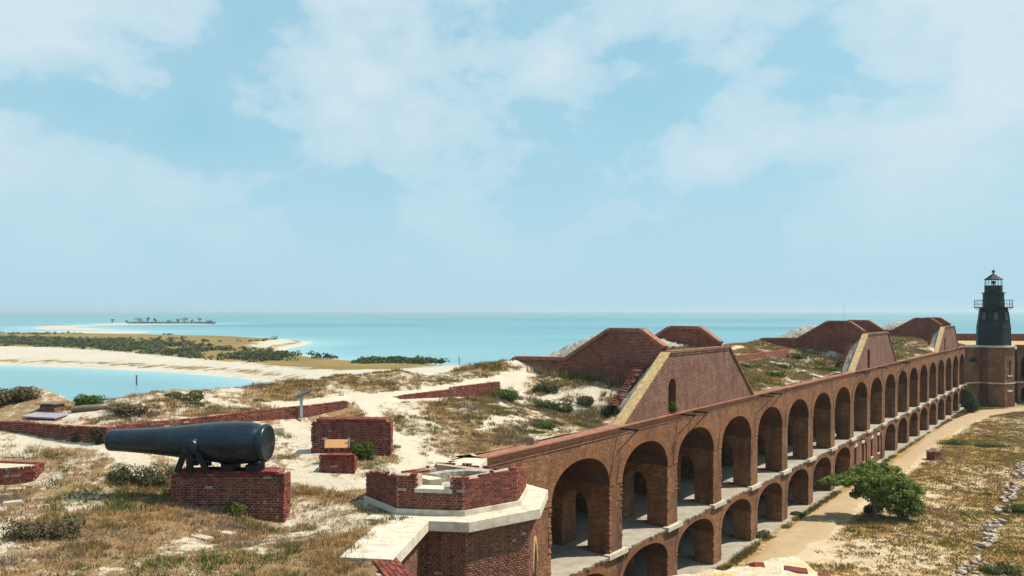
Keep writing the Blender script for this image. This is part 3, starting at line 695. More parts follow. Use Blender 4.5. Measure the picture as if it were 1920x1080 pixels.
# ------------------------------------------------------------------ stair towers
def octo(ap, rot, c=(0, 0)): R = ap/math.cos(PI/8); return [(c[0]+R*math.cos(rot+PI/8+k*PI/4), c[1]+R*math.sin(rot+PI/8+k*PI/4)) for k in range(8)]
tw = empty('stair_tower', (C1.x, C1.y, 0), 0, label='near octagonal brick stair tower with pale stone ledge and broken red brick parapet', cat='tower')
SA = 2.58
MB().prism(octo(SA-.03, B1), -.3, 6.2, top=False).build('shaft', 'shaft_brick', tw)
MB().prism(octo(SA-.012, B1), 6.2, TOP-.27, top=False).build('shaft_core', 'mortar', tw)
bt = Vector((math.cos(B1), math.sin(B1))); tt = Vector((-bt.y, bt.x))           # out of the gorge / along it
def G(a, b_): p = tt*a+bt*b_; return (p.x, p.y)                                 # tower frame -> offsets from C1
MB().prism([G(-6.1, -.9), G(-6.1, -.15), G(6.15, -.15), G(6.15, -.9)], -.3, TOP-.27, top=False).build('gorge_wall', 'shaft_brick', tw)
bl = []
P8 = octo(SA, B1)
for k in (5, 6, 7):                                         # faces turned to the viewer
    a = Vector(P8[k]); c = Vector(P8[(k+1) % 8]); u_ = (c-a); w = u_.length; nn = Vector((u_.y, -u_.x)).normalized()
    if nn.dot(a) < 0: nn = -nn
    zlo = 6.2 if k != 7 else 5.0
    hs = [(w*.30, w*.70, 0, 8.3)] if k == 7 else []
    bl += courses((C1.x+a.x, C1.y+a.y), u_, nn, w, zlo, lambda x: TOP-.29, holes=hs, miss=.01)
a = Vector(G(-6.1, -.15)); bl += courses((C1.x+a.x, C1.y+a.y), tt, bt, 6.1-SA, 6.0, lambda x: TOP-.29, miss=.01)
lay(tw, bl, 'shaft')
a = Vector(P8[7]); c = Vector(P8[0]); m_ = (a+c)/2; wn = bt*.02
aw = arch_pts(.42, 7.6, .75, 12, 0, 1.6); rg = ring(aw, .16, 0, .02); rg.build('window_arch', 'tan_plaster', tw, loc=(m_.x+wn.x, m_.y+wn.y, 0), rz=math.atan2((c-a).y, (c-a).x))
mb = MB(); mb.face([(-.42, .0, 5.2), (.42, .0, 5.2), (.42, .0, 7.6)]+[(p[0], 0, p[1]) for p in reversed(aw[1:-1])]+[(-.42, 0, 7.6)]); mb.build('window_pane', 'iron', tw, loc=(m_.x+wn.x*.2, m_.y+wn.y*.2, 0), rz=math.atan2((c-a).y, (c-a).x))
# ledge of pale stone slabs, each with its own joint
CA = 2.87; PO = octo(CA, B1); PI_ = octo(2.20, B1)
def slab(quad, z0=TOP-.26, z1=TOP, name='ledge_stone'):
    o = MB().prism(quad, z0, z1).build(name, 'coping_stone', tw); bevel(o, .012); return o
def lerp2(a, b_, u): return (a[0]*(1-u)+b_[0]*u, a[1]*(1-u)+b_[1]*u)
for k, cuts in ((7, (0, .62, 1)), (6, (0, .34, 1)), (5, (.49, 1)), (0, (0, 1))):
    a, c, ai, ci = PO[k], PO[(k+1) % 8], PI_[k], PI_[(k+1) % 8]
    for u0, u1 in zip(cuts[:-1], cuts[1:]):
        e = .0016; slab([lerp2(a, c, u0+e), lerp2(a, c, u1-e), lerp2(ai, ci, u1-e), lerp2(ai, ci, u0+e)])
gy = [-CA*1.0-.005, -4.0, -5.1, -6.15]
for a_1, a_2 in zip(gy[:-1], gy[1:]): slab([G(a_2+.004, .12), G(a_1-.004, .12), G(a_1-.004, -1.12), G(a_2+.004, -1.12)][::-1] if False else [G(a_2+.004, -1.12), G(a_2+.004, .12), G(a_1-.004, .12), G(a_1-.004, -1.12)][::-1])
for a_1, a_2 in ((6.14, 4.6), (4.6, CA+.01)): slab([G(a_2+.004, -1.12), G(a_2+.004, .12), G(a_1-.004, .12), G(a_1-.004, -1.12)][::-1])
slab([G(CA, -1.6), G(CA, .11), G(2.25, .11), G(2.25, -1.6)], TOP-.262, TOP-.006)
slab([G(-CA+.0, .11), G(-CA+.0, -1.1), G(-1.2, -2.3), G(-1.2, .11)][::-1] if False else [G(-CA, -1.6), G(-CA, .11), G(-2.25, .11), G(-2.25, -1.6)][::-1], TOP-.262, TOP-.006)
MB().prism([G(4.2, -3.2), G(4.2, -1.0), G(7.4, -.9), G(7.4, -3.2)][::-1], 9.0, 9.54).build('corner_fill', 'path_sand', tw)
# base course and parapet
PA = 2.23; Q = octo(PA, B1); QI = octo(PA-.36, B1); QB = octo(PA+.06, B1); QBI = octo(PA-.40, B1)
bl = []
for k in range(8):
    a, c = Q[k], Q[(k+1) % 8]; ai, ci = QI[k], QI[(k+1) % 8]; w = math.dist(a, c); u_ = Vector(c)-Vector(a); nn = Vector((u_.y, -u_.x)).normalized()
    if nn.dot(Vector(a)) < 0: nn = -nn
    ba, bc = lerp2(QB[k], QB[(k+1) % 8], .002), lerp2(QB[k], QB[(k+1) % 8], .998); bai, bci = lerp2(QBI[k], QBI[(k+1) % 8], .002), lerp2(QBI[k], QBI[(k+1) % 8], .998)
    if k in (4, 5, 6, 7): bevel(MB().prism([ba, bc, bci, bai], TOP-.02, TOP+.145).build('base_stone', 'coping_stone', tw), .01)
    prof = {4: (10.45, 10.68), 5: (10.68, 10.62), 6: (10.60, 10.68), 7: (10.66, 10.30), 0: (10.15, 10.05), 1: (10.05, 10.2), 2: (10.1, 9.95), 3: (9.9, 10.35)}[k]
    zt = (lambda p: lambda x: p[0]+(p[1]-p[0])*x/w)(prof); z0 = TOP+.145 if k in (4, 5, 6, 7) else TOP-.05
    holes = []; core = MB(); sp_ = [(0, 1, zt(0)-.05, zt(w)-.05)]
    if k == 5: holes = [(w*.36, w*.86, 10.22, 12)] ; sp_ = [(0, .34, zt(0)-.05, zt(w*.34)-.04), (.34, .88, 10.20, 10.20), (.88, 1, zt(w)-.05, zt(w)-.05)]
    if k == 5: holes = [(w*.30, w*.80, 10.22, 12)]; sp_ = [(0, .30, zt(0)-.04, zt(w*.3)-.03), (.30, .80, 10.19, 10.19), (.80, 1, zt(w)-.04, zt(w)-.04)]
    cin = .012
    for u0, u1, za, zb in sp_:
        p0, p1 = Vector(lerp2(a, c, u0))-nn*cin, Vector(lerp2(a, c, u1))-nn*cin; q0, q1 = lerp2(ai, ci, u0), lerp2(ai, ci, u1)
        core.face([(*p0, z0), (*p1, z0), (*p1, zb), (*p0, za)]); core.face([(*q1, z0-.2), (*q0, z0-.2), (*q0, za), (*q1, zb)]); core.face([(*p0, za), (*p1, zb), (*q1, zb), (*q0, za)])
        core.face([(*p0, z0), (*p0, za), (*q0, za), (*q0, z0)]); core.face([(*p1, z0), (*q1, z0), (*q1, zb), (*p1, zb)])
    core.build('parapet_core', 'mortar', tw)
    bl += courses((C1.x+a[0], C1.y+a[1]), u_, nn, w, z0, zt, holes=holes, ragged=.035, miss=.004)
    if k in (0, 1, 2, 3): bl += courses((C1.x+ci[0], C1.y+ci[1]), -u_, -nn, w*.83, z0, lambda x: 10.0, ragged=.05)
a, c = Vector(Q[5]), Vector(Q[6]); u_ = (c-a).normalized(); nn = Vector((u_.y, -u_.x)); w = (c-a).length
if nn.dot(a) < 0: nn = -nn
p0, p1 = a+u_*(w*.27), a+u_*(w*.83); bevel(MB().prism([tuple(p0+nn*.05), tuple(p1+nn*.05), tuple(p1-nn*.42), tuple(p0-nn*.42)], 10.20, 10.305).build('crenel_sill', 'coping_stone', tw), .012)
tb = empty('parapet_bricks_anchor') if False else None
tp = empty('turret_parapet', (C1.x, C1.y, TOP), 0, label='broken red brick parapet ring with a notch, standing on the pale stone ledge', cat='parapet')
for ch in [o for o in tw.children if o.name.split('.')[0] in ('base_stone', 'parapet_core', 'crenel_sill')]:
    ch.parent = tp; ch.location = (0, 0, -TOP)
lay(tp, bl)
# curved stone and concrete curb inside the turret
mb = MB(); n = 7; arc = [(-.05+.95*math.cos(a), .95*math.sin(a)) for a in np.linspace(.2, 1.25, n)]; arci = [(-.05+.55*math.cos(a), .55*math.sin(a)) for a in np.linspace(.2, 1.25, n)]
mb.prism(arc+arci[::-1], 0, .30); o = mb.build('newel_stone', 'coping_stone', None, loc=(C1.x-.95, C1.y-1.05, 9.95), rz=.2); bevel(o, .03, 2); tag(o, 'pale curved stone block lying inside the notched turret parapet', 'stone')
mb = MB(); an = np.linspace(math.radians(15), math.radians(150), 14); oc = [(1.5*math.cos(a), 1.5*math.sin(a)) for a in an]; ic = [(1.15*math.cos(a), 1.15*math.sin(a)) for a in an]
mb.prism(oc+ic[::-1], 0, .42); o = mb.build('stairwell_curb', 'rubble', None, loc=(C1.x+.55, C1.y+.35, 9.62), rz=0); tag(o, 'low curved concrete curb at the back of the turret parapet', 'curb')
# cornice bricks of the wall nearest the viewer
c2w = empty('curtain_wall', (E2.x, E2.y, 0), math.radians(-67.1), label='brick wall top running toward the viewer from the pale stone ledge', cat='wall')
MB().box(-.55, 17, -.48, -.02, -.3, TOP-.09).build('wall_core', 'cap_brick', c2w)
bm_l = []
for r in range(5):
    for j in range(30):
        x = -.62+j*.216+(r % 2)*.1; yv = -.42+r*.108
        M = Matrix.Translation((x, yv, TOP-.055+random.uniform(-.006, .008)))@Matrix.Rotation(random.gauss(0, .02), 4, 'Z')@Matrix.Diagonal((.205, .098, .07, 1)); bm_l.append(M)
for i, M in enumerate(bm_l):
    o = bpy.data.objects.new('brick', UB['red'][0][i % 6]); COL.objects.link(o); o.parent = c2w; o.matrix_basis = M

# far tower under the lighthouse
ft = empty('stair_tower', (C2.x, C2.y, 0), 0, label='far octagonal brick stair tower carrying the black lighthouse', cat='tower')
FA = 2.75; b2 = Vector((math.cos(B2), math.sin(B2))); t2 = Vector((-b2.y, b2.x))
def G2(a, b_): p = t2*a+b2*b_; return (p.x, p.y)
MB().prism(octo(FA, B2), -.3, TOP-.25, top=False).build('shaft', 'arcade_brick', ft)
MB().prism(octo(FA+.07, B2), FL+.05, FL+.27).build('string_course', 'concrete', ft)
MB().prism(octo(FA+.25, B2), TOP-.25, TOP).build('coping', 'coping_stone', ft)
MB().prism([G2(-6.3, -1.2), G2(5.2, -1.2), G2(5.2, -.25), G2(-6.3, -.25)][::-1], -.3, TOP-.25, top=False).build('gorge_wall', 'arcade_brick', ft)
MB().prism([G2(-6.3, -1.2), G2(5.2, -1.2), G2(5.2, -.18), G2(-6.3, -.18)][::-1], FL+.05, FL+.26).build('string_course', 'concrete', ft)
MB().prism([G2(-6.3, -5.5), G2(5.2, -5.5), G2(5.2, -.02), G2(-6.3, -.02)][::-1], TOP-.26, TOP-.01).build('coping', 'coping_stone', ft)
def on_plane(mb, name, mat, p, nrm, parent): return mb.build(name, mat, parent, loc=(p[0]+nrm.x*.012, p[1]+nrm.y*.012, 0), rz=math.atan2(nrm.y, nrm.x)+PI/2)
pp = G2(-4.35, -.25); ap_ = arch_pts(.95, 6.95, .85, 12)
mb = MB(); mb.face([(p[0], 0, p[1]) for p in reversed(ap_)]); on_plane(mb, 'lunette', 'iron', pp, b2, ft); on_plane(ring(ap_, .25, 0, .03), 'arch_ring', 'arcade_brick', pp, b2, ft)
pp = tuple(b2*FA)
ap_ = arch_pts(.30, 7.0, .3, 10); on_plane(ring(ap_, .22, 0, .03), 'window_arch', 'arcade_brick', pp, b2, ft)
mb = MB(); mb.face([(-.22, 0, 5.0), (.22, 0, 5.0), (.22, 0, 7.15), (-.22, 0, 7.15)]); on_plane(mb, 'window_slit', 'iron', pp, b2, ft)
on_plane(MB().box(-.55, .55, -.06, .05, 4.75, 4.98), 'window_sill', 'concrete', pp, b2, ft)
mb = MB(); mb.face([(-.5, 0, .1), (.5, 0, .1), (.5, 0, 2.35), (-.5, 0, 2.35)]); on_plane(mb, 'door', 'shutter', pp, b2, ft)
on_plane(MB().box(-.62, .62, -.05, .05, 2.35, 2.65), 'door_lintel', 'concrete', pp, b2, ft)
ap_ = arch_pts(.62, 2.65, .6, 10); on_plane(ring(ap_, .25, 0, .03), 'door_arch', 'arcade_brick', pp, b2, ft)

# ------------------------------------------------------------------ lighthouse
lh = empty('lighthouse', (C2.x, C2.y, TOP), B2, label='black iron lighthouse with gallery and lantern on the far tower', cat='lighthouse')
def frus(mb, ap0, z0, ap1, z1, n=8, top=False):
    a = [(ap0/math.cos(PI/n)*math.cos(PI/n+2*PI*k/n), ap0/math.cos(PI/n)*math.sin(PI/n+2*PI*k/n)) for k in range(n)]; c = [(p[0]*ap1/ap0, p[1]*ap1/ap0) for p in a]
    for k in range(n): mb.face([(*a[k], z0), (*a[(k+1) % n], z0), (*c[(k+1) % n], z1), (*c[k], z1)])
    if top: mb.face([(*p, z1) for p in c])
    return mb
frus(MB(), 2.33, 0, 2.28, 2.75).build('lower_tower', 'lighthouse_iron', lh)
frus(MB(), 2.34, 2.75, 2.34, 2.83, top=True).build('belt_band', 'lighthouse_iron', lh)
frus(MB(), 2.24, 2.83, 1.82, 6.0).build('tapered_tower', 'lighthouse_iron', lh)
for z in (3.85, 4.9): q = 2.24-.42*(z-2.83)/3.17+.03; frus(MB(), q, z, q, z+.07).build('plate_seam', 'lighthouse_iron', lh)
for k in range(8):
    a0 = PI/8+k*PI/4; r0, r1 = 2.24/math.cos(PI/8), 1.82/math.cos(PI/8)
    MB().tube([(r0*math.cos(a0), r0*math.sin(a0), 2.83), (r1*math.cos(a0), r1*math.sin(a0), 6.0)], .045, 5).build('corner_rib', 'lighthouse_iron', lh)
for a0 in (-PI/4, 0, -PI/2, PI/4):
    r = 2.07; w_ = MB().box(-.38, .38, -.10, .02, -.7, .7).build('window_frame', 'lighthouse_iron', lh, loc=(r*math.cos(a0), r*math.sin(a0), 4.65), rz=a0+PI/2); w_.rotation_euler = (-.13, 0, a0+PI/2)
    MB().box(-.28, .28, -.115, -.10, -.58, .58).build('window_pane', 'sign_dark', w_)
MB().box(-.40, .40, -.06, .05, 0.05, 1.9).build('door', 'iron', lh, loc=(2.32*math.cos(-PI/4), 2.32*math.sin(-PI/4), .1), rz=PI/4)
MB().lathe([(0, 5.97), (2.72, 5.97), (2.75, 6.03), (2.75, 6.12), (0, 6.12)], 32).build('gallery_deck', 'lighthouse_iron', lh)
for k in range(8):
    a0 = k*PI/4; MB().tube([(1.85*math.cos(a0), 1.85*math.sin(a0), 5.45), (2.55*math.cos(a0), 2.55*math.sin(a0), 5.97)], .04, 5).build('gallery_bracket', 'lighthouse_iron', lh)
for k in range(32):
    a0 = 2*PI*k/32; big = k % 4 == 0
    o = MB().tube([(2.66*math.cos(a0), 2.66*math.sin(a0), 6.12), (2.66*math.cos(a0), 2.66*math.sin(a0), 7.35 if big else 7.2)], .035 if big else .014, 5).build('baluster', 'lighthouse_iron', lh)
for z in (6.6, 7.22): MB().tube([(2.66*math.cos(2*PI*k/32), 2.66*math.sin(2*PI*k/32), z) for k in range(33)], .022, 5, False).build('hand_rail', 'lighthouse_iron', lh)
MB().lathe([(1.52, 6.12), (1.50, 8.30), (1.72, 8.36), (1.72, 8.46), (0, 8.46)], 24).build('watch_room', 'lighthouse_iron', lh)
MB().lathe([(1.28, 8.46), (1.26, 9.50), (1.32, 9.52), (1.32, 9.58), (0, 9.58)], 20).build('lantern_base', 'lighthouse_iron', lh)
for k in range(8):
    a0 = PI/8+k*PI/4; MB().tube([(1.2*math.cos(a0), 1.2*math.sin(a0), 9.58), (1.2*math.cos(a0), 1.2*math.sin(a0), 10.5)], .045, 5).build('lantern_post', 'lighthouse_iron', lh)
m, t, b = newmat('clear_glass'); b.inputs['Transmission Weight'].default_value = 1; b.inputs['Roughness'].default_value = .02; b.inputs['IOR'].default_value = 1.02; b.inputs['Base Color'].default_value = (.85, .93, .95, 1)
for k in range(8):
    a0, a1 = PI/8+k*PI/4, PI/8+(k+1)*PI/4; mb = MB(); mb.face([(1.18*math.cos(a0), 1.18*math.sin(a0), 9.58), (1.18*math.cos(a1), 1.18*math.sin(a1), 9.58), (1.18*math.cos(a1), 1.18*math.sin(a1), 10.5), (1.18*math.cos(a0), 1.18*math.sin(a0), 10.5)]); mb.build('lantern_pane', 'clear_glass', lh)
MB().lathe([(.12, 9.58), (.12, 9.8), (.24, 9.9), (.26, 10.1), (.2, 10.3), (0, 10.36)], 12).build('lamp', 'lamp_glass', lh)
MB().lathe([(1.36, 10.48), (1.38, 10.56), (.75, 11.05), (.22, 11.42), (.16, 11.5), (0, 11.5)], 8, ph=PI/8).build('roof', 'lighthouse_iron', lh)
MB().lathe([(.07, 11.45), (.10, 11.6), (.22, 11.72), (.24, 11.85), (.16, 12.0), (.03, 12.06), (.02, 12.4), (0, 12.42)], 10).build('finial_ball', 'lighthouse_iron', lh)

# ------------------------------------------------------------------ traverse magazines on the roof
def rubble_mesh(name, xs, ys, zf, amp, seed, mat='rubble'):
    X, Y = np.meshgrid(xs, ys); Z = zf(X, Y)+amp*(fbm(X*2.3, Y*2.3, seed, 4)-.5)+amp*.5*(fbm(X*7, Y*7, seed+3, 3)-.5)
    nr, nc = X.shape; idx = np.arange(nr*nc).reshape(nr, nc)
    F = np.stack([idx[:-1, :-1].ravel(), idx[:-1, 1:].ravel(), idx[1:, 1:].ravel(), idx[1:, :-1].ravel()], 1)
    me = raw_mesh(name, np.stack([X.ravel(), Y.ravel(), Z.ravel()], 1), F); me.materials.append(MATS[mat]); return me
def vcov(X, Y):
    zc_ = np.where(Y < 7, 13.5-.55*sstep(4.0, 2.4, Y), 13.5-1.75*sstep(6.4, 11.6, Y)); e = np.abs(X-TW/2)/(TW/2-.44); lowz = np.where(Y < 4.2, 12.9, 12.9-1.9*sstep(4.2, 6.6, Y)-1.2*sstep(9.5, 11.2, Y))
    return zc_-(zc_-lowz)*np.clip(e, 0, 1)**3.2
TW = 8.1; TL, TR = -5.2, TW+4.1; TT = 12.85
def build_traverse(root, seed):
    g = MB(); th = .46; ins = .22
    # gable: trapezoid with an arched doorway near its left shoulder
    dz, dw = TOP-.05, .46; dcx = .25; dz1 = 11.05; da = arch_pts(dw, dz1, .42, 10, dcx, 2.0)
    zt = lambda x: TOP+(TT-TOP)*(x-TL)/(0-TL) if x < 0 else (TT if x < TW else TT-(TT-TOP)*(x-TW)/(TR-TW))
    xs = sorted(set([TL+.01, 0, TW, TR-.01]+[round(v, 4) for v in np.linspace(TL+.3, TR-.3, 40)]+[p[0] for p in da]))
    lowz = lambda x: TOP-.08
    for a, c in zip(xs[:-1], xs[1:]):
        m_ = (a+c)/2
        if dcx-dw < m_ < dcx+dw:
            zz = lambda x: dz1+.42*math.sqrt(max(0, 1-((x-dcx)/dw)**2))
            g.face([(a, 0, zz(a)), (c, 0, zz(c)), (c, 0, zt(c)-.02), (a, 0, zt(a)-.02)])
        else: g.face([(a, 0, TOP-.08), (c, 0, TOP-.08), (c, 0, zt(c)-.02), (a, 0, zt(a)-.02)])
    g.face([(TL, th, TOP-.08), (0, th, TT-.02), (TW, th, TT-.02), (TR, th, TOP-.08)][::-1])
    gb = g.build('gable_wall', 'gable_brick', root)
    d_ = MB(); soffit(d_, [(dcx-dw, TOP-.08)]+da+[(dcx+dw, TOP-.08)], 0, .40); d_.build('doorway_reveal', 'red_brick', gb)
    bk = MB(); bk.face([(dcx-dw-.05, .40, TOP-.1), (dcx+dw+.05, .40, TOP-.1), (dcx+dw+.05, .40, 11.6), (dcx-dw-.05, .40, 11.6)]); bk.build('doorway_blocking', 'shaft_brick', gb)
    ring(da, .2, 0, .02).build('doorway_arch', 'gable_brick', gb)
    # copings: tan render on the near slope, brick over the top and far slope
    def cop(x0, z0, x1, z1, ya, yb, h, mat, nm='coping'):
        v = Vector((x1-x0, z1-z0)).normalized(); n_ = Vector((-v.y, v.x)); p = [(x0, z0), (x1, z1)]
        q = [(x0+n_.x*h, z0+n_.y*h), (x1+n_.x*h, z1+n_.y*h)]
        return MB().slabprism([p[0], p[1], q[1], q[0]], ya, yb).build(nm, mat, root)
    cop(TL, TOP-.1, -.02, TT+.0, -.05, th+.06, .07, 'tan_plaster'); cop(0, TT-.02, TW, TT-.02, -.08, th+.04, .12, 'gable_brick'); cop(TW+.02, TT, TR, TOP-.05, -.08, th+.04, .12, 'gable_brick')
    cop(.05, TT-.14, TW-.05, TT-.14, -.045, .01, .12, 'gable_brick'); 
    # side walls across the rampart
    prof = [(.45, 9.6), (7.0, 9.6), (12.0, 9.6), (11.2, 11.5), (10.3, 12.13), (6.65, 12.2), (3.72, 13.95), (1.77, 13.95), (.45, 13.05)]
    for x0, nm in ((0.0, 'side_wall'), (TW-.45, 'side_wall')):
        w_ = MB()
        def F(x, flip):
            pts = [(x, p[0], p[1]) for p in prof]; w_.face(pts[::-1] if not flip else pts)
        F(x0, False); F(x0+.45, True)
        sw_ = w_.build(nm, 'red_brick', root)
        tp_ = prof[2:]
        for (ya, za), (yb, zb) in zip(tp_[:-1], tp_[1:]):
            v = Vector((yb-ya, zb-za)).normalized(); n_ = Vector((v.y, -v.x)); n_ = n_ if n_.y > 0 else -n_; h = .20; mb = MB()
            P = [(ya, za), (yb, zb), (yb+n_.x*h, zb+n_.y*h), (ya+n_.x*h, za+n_.y*h)]; xa, xb = x0-.09, x0+.52
            mb.face([(xa, *p) for p in P]); mb.face([(xb, *p) for p in P[::-1]])
            for i in range(4): a, c = P[i], P[(i+1) % 4]; mb.face([(xa, *c), (xa, *a), (xb, *a), (xb, *c)])
            mb.build('coping', 'cap_brick', sw_)
    MB().box(-.28, .02, 1.4, 6.0, 9.8, 12.02).build('plinth', 'red_brick', root)
    # grey rubble concrete over the vault and its outer slope, sandy grass toward the gable
    me = rubble_mesh('vault_cover', np.linspace(.44, TW-.44, 80), np.linspace(2.4, 11.2, 100), vcov, .42, seed); put('vault_cover', me, root)
    me = rubble_mesh('mound', np.linspace(.44, TW-.44, 40), np.linspace(.44, 3.2, 20), lambda X, Y: 12.55+.10*(Y-.44)+0*X, .16, seed+5, 'mound_grass'); put('mound', me, root)
    # rubble packing and broken brick teeth behind the near slope
    rb = MB()
    me = rubble_mesh('slope_rubble', np.linspace(-4.6, .0, 34), np.linspace(.5, 1.5, 10), lambda X, Y: TOP-.15+(TT-TOP)*(X-TL)/(-TL)-.15-.85*np.maximum(0, Y-.6), .30, seed+9); put('slope_rubble', me, root)
    z = 10.3; i = 0
    while z < 11.9:
        xs_ = TL+(z-TOP)/(TT-TOP)*(-TL)-.05
        MB().box(xs_+.35+random.uniform(-.12, .12), xs_+.75, 1.25+random.uniform(-.06, .06), 1.6, z, z+.07).build('broken_course', 'red_brick', root); z += .105
plain('mound_grass', (.30, .22, .12), .95, .4, 5, 1.0, .06, c2=(.52, .45, .33), sc2=1.5)
for i, (s1, lab) in enumerate(((39.2, 'nearest brick-gabled magazine mound, largest on the fort roof'), (81.8, 'middle brick-gabled magazine mound on the fort roof'), (124.4, 'farthest brick-gabled magazine mound, next to the lighthouse'))):
    p = Wst(s1, 0); tr_ = empty('traverse_magazine', (p[0], p[1], 0), A1, label=lab, cat='magazine', group='magazine mounds on the fort roof')
    build_traverse(tr_, 100+i*7)
# the mound under the viewer: only the end of its gable top shows
gm = empty('gable_ruin', (1.97, 7.42, 12.80), math.radians(-67.1), label='lichen-spotted broken masonry top at the bottom edge of the view', cat='ruin')
def gz(X, Y): return -.8*sstep(.16, -.3, X+.28*np.abs(Y)**2)-.16*np.abs(Y)**2.5-.02
me = rubble_mesh('rubble_core', np.linspace(-.35, 6, 120), np.linspace(-.75, .85, 40), gz, .10, 301, 'lichen_rubble'); put('rubble_core', me, gm)
for i in range(16):
    x = random.uniform(-.1, 2.6); yv = random.choice((random.uniform(.35, .7), random.uniform(-.65, -.4), random.uniform(-.6, .6))); z = float(gz(np.array(x), np.array(yv)))
    o = bpy.data.objects.new('brick', UB['red'][0][i % 6]); COL.objects.link(o); o.parent = gm; o.location = (x, yv, z-.03+random.uniform(-.02, .015)); o.rotation_euler = (random.gauss(0, .12), random.gauss(0, .12), random.uniform(0, 3)); o.scale = (.2, .1, .065)
MB().box(-.4, 9, -.7, .8, -3.4, -.75).build('gable_core', 'gable_brick', gm)
mv = rubble_mesh('mound', np.linspace(-6, 3.0, 60), np.linspace(-8, 3.2, 60), lambda X, Y: 9.4+4.0*sstep(3.4, 1.6, Y)*sstep(-6, -2, X), .2, 311, 'mound_grass'); tag(put('magazine_mound', mv), 'sandy mound of the magazine the viewer stands on', 'mound')

# ------------------------------------------------------------------ breast-height walls
def wall_line(name, pts, ztop_, thick, label, limit=300, brick_to=None, mat='red_brick', ends=True):
    root = empty(name, (pts[0][0], pts[0][1], 10.5), 0, label=label, cat='wall'); bl = []
    run = 0
    for a, c in zip(pts[:-1], pts[1:]):
        a, c = Vector(a), Vector(c); u_ = (c-a).normalized(); nn = Vector((u_.y, -u_.x)); w = (c-a).length
        off = Vector((root.location.x, root.location.y)); core = MB(); q = [a-nn*.012-off, c-nn*.012-off, c-nn*thick-off, a-nn*thick-off]
        core.prism([tuple(p) for p in q], -.9, ztop_(run)-10.5-.03); core.build('wall_core', 'mortar' if brick_to != -1 else mat, root)
        if brick_to is None or run < brick_to:
            ww = w if brick_to is None else min(w, brick_to-run)
            bl += courses(a, u_, nn, ww, ztop_(run)-13*CH, (lambda r0: lambda x: ztop_(r0+x))(run), ragged=.03, miss=.012, decay=.3)
            tb_ = []
            x = .1
            while x < ww-.1:
                L = .1; z = ztop_(run+x)-.028+random.uniform(-.008, .008)
                cc = a+u_*x-nn*(.11+random.uniform(-.01, .01)); uu = u_
                if random.random() > .06: bl.append(Matrix(((uu.x*L, -nn.x*.2, 0, cc.x), (uu.y*L, -nn.y*.2, 0, cc.y), (0, 0, .06, z), (0, 0, 0, 1))))
                x += .112
        run += w
    if bl: lay(root, bl, limit=limit)
    return root
wall_line('breast_wall', [(-22.5, 28.75), (-17.4, 27.2), (-13.1, 25.85), Wst(22.6, 6.65)], lambda r: 11.33+.02*math.sin(r*1.3), .42, 'long low red brick wall behind the cannon', brick_to=26)
wall_line('breast_wall', [Wst(25.6, 6.65), Wst(29.4, 6.65)], lambda r: 11.30-.05*max(0, .6-r), .42, 'low brick wall between the sand path and the green bush')
wall_line('breast_wall', [Wst(29.43, 6.67), Wst(33.0, 6.67)], lambda r: 11.40, .42, 'low brick wall section ending in the green bush')
wall_line('breast_wall', [Wst(58, 6.65), Wst(79, 6.65)], lambda r: 11.34, .42, 'low brick wall between the nearest and middle magazine mounds', brick_to=-1)
wall_line('breast_wall', [Wst(100, 6.65), Wst(118, 6.65)], lambda r: 11.34, .42, 'low brick wall between the middle and farthest magazine mounds', brick_to=-1)

# ------------------------------------------------------------------ brick gun blocks
def block(name, x0, x1, y, depth, z0, zt_, label, cat='pedestal', decay=1.2, step=True, mat='red_brick', missing=.02):
    root = empty(name, ((x0+x1)/2, y, z0), 0, label=label, cat=cat); cx_ = (x0+x1)/2; w = x1-x0
    top = (lambda x: zt_-(CH*1.0 if (x < .16 or x > w-.14) else 0)-(CH if (x < .06 or x > w-.06) else 0)) if step else (lambda x: zt_)
    MB().box(-w/2+.02, w/2-.02, .016, depth, -.5, zt_-z0-.15).build('core', 'mortar', root)
    MB().box(-w/2+.17, w/2-.16, .03, depth-.02, zt_-z0-.2, zt_-z0-.022).build('core_top', 'cap_brick', root)
    bl = courses((x0, y), (1, 0), (0, -1), w, z0-.1, top, miss=missing, decay=decay, end_jit=.035)
    bl += courses((x1, y), (0, 1), (1, 0), depth, z0-.1, lambda x: zt_-CH*1.5, miss=.04, decay=decay, end_jit=.02)
    nrow = max(1, int((depth-.1)/.21))
    for r in range(nrow+1):
        x = .2
        while x < w-.2:
            c = Vector((x0+x, y+.11+r*.2, zt_-.03+random.uniform(-.006, .006)))
            bl.append(Matrix(((.1, 0, 0, c.x), (0, .195, 0, c.y), (0, 0, .062, c.z), (0, 0, 0, 1)))); x += .109
    lay(root, bl); return root
CY = 22.35
block('gun_block', -9.39, -6.27, 22.0, .68, 9.08, 10.69, 'crumbling red brick block under the black cannon')
block('gun_block', (584-960)/1500*27.4, (732-960)/1500*27.4, 27.4, .62, 9.9, 11.40, 'tall weathered red brick block behind the slanted reading panel')
bp = block('brick_pier', (599-960)/1500*25.4, (664-960)/1500*25.4, 25.4, .5, 9.75, 10.52, 'small red brick pier in front of the slanted reading panel', step=False, decay=.3)

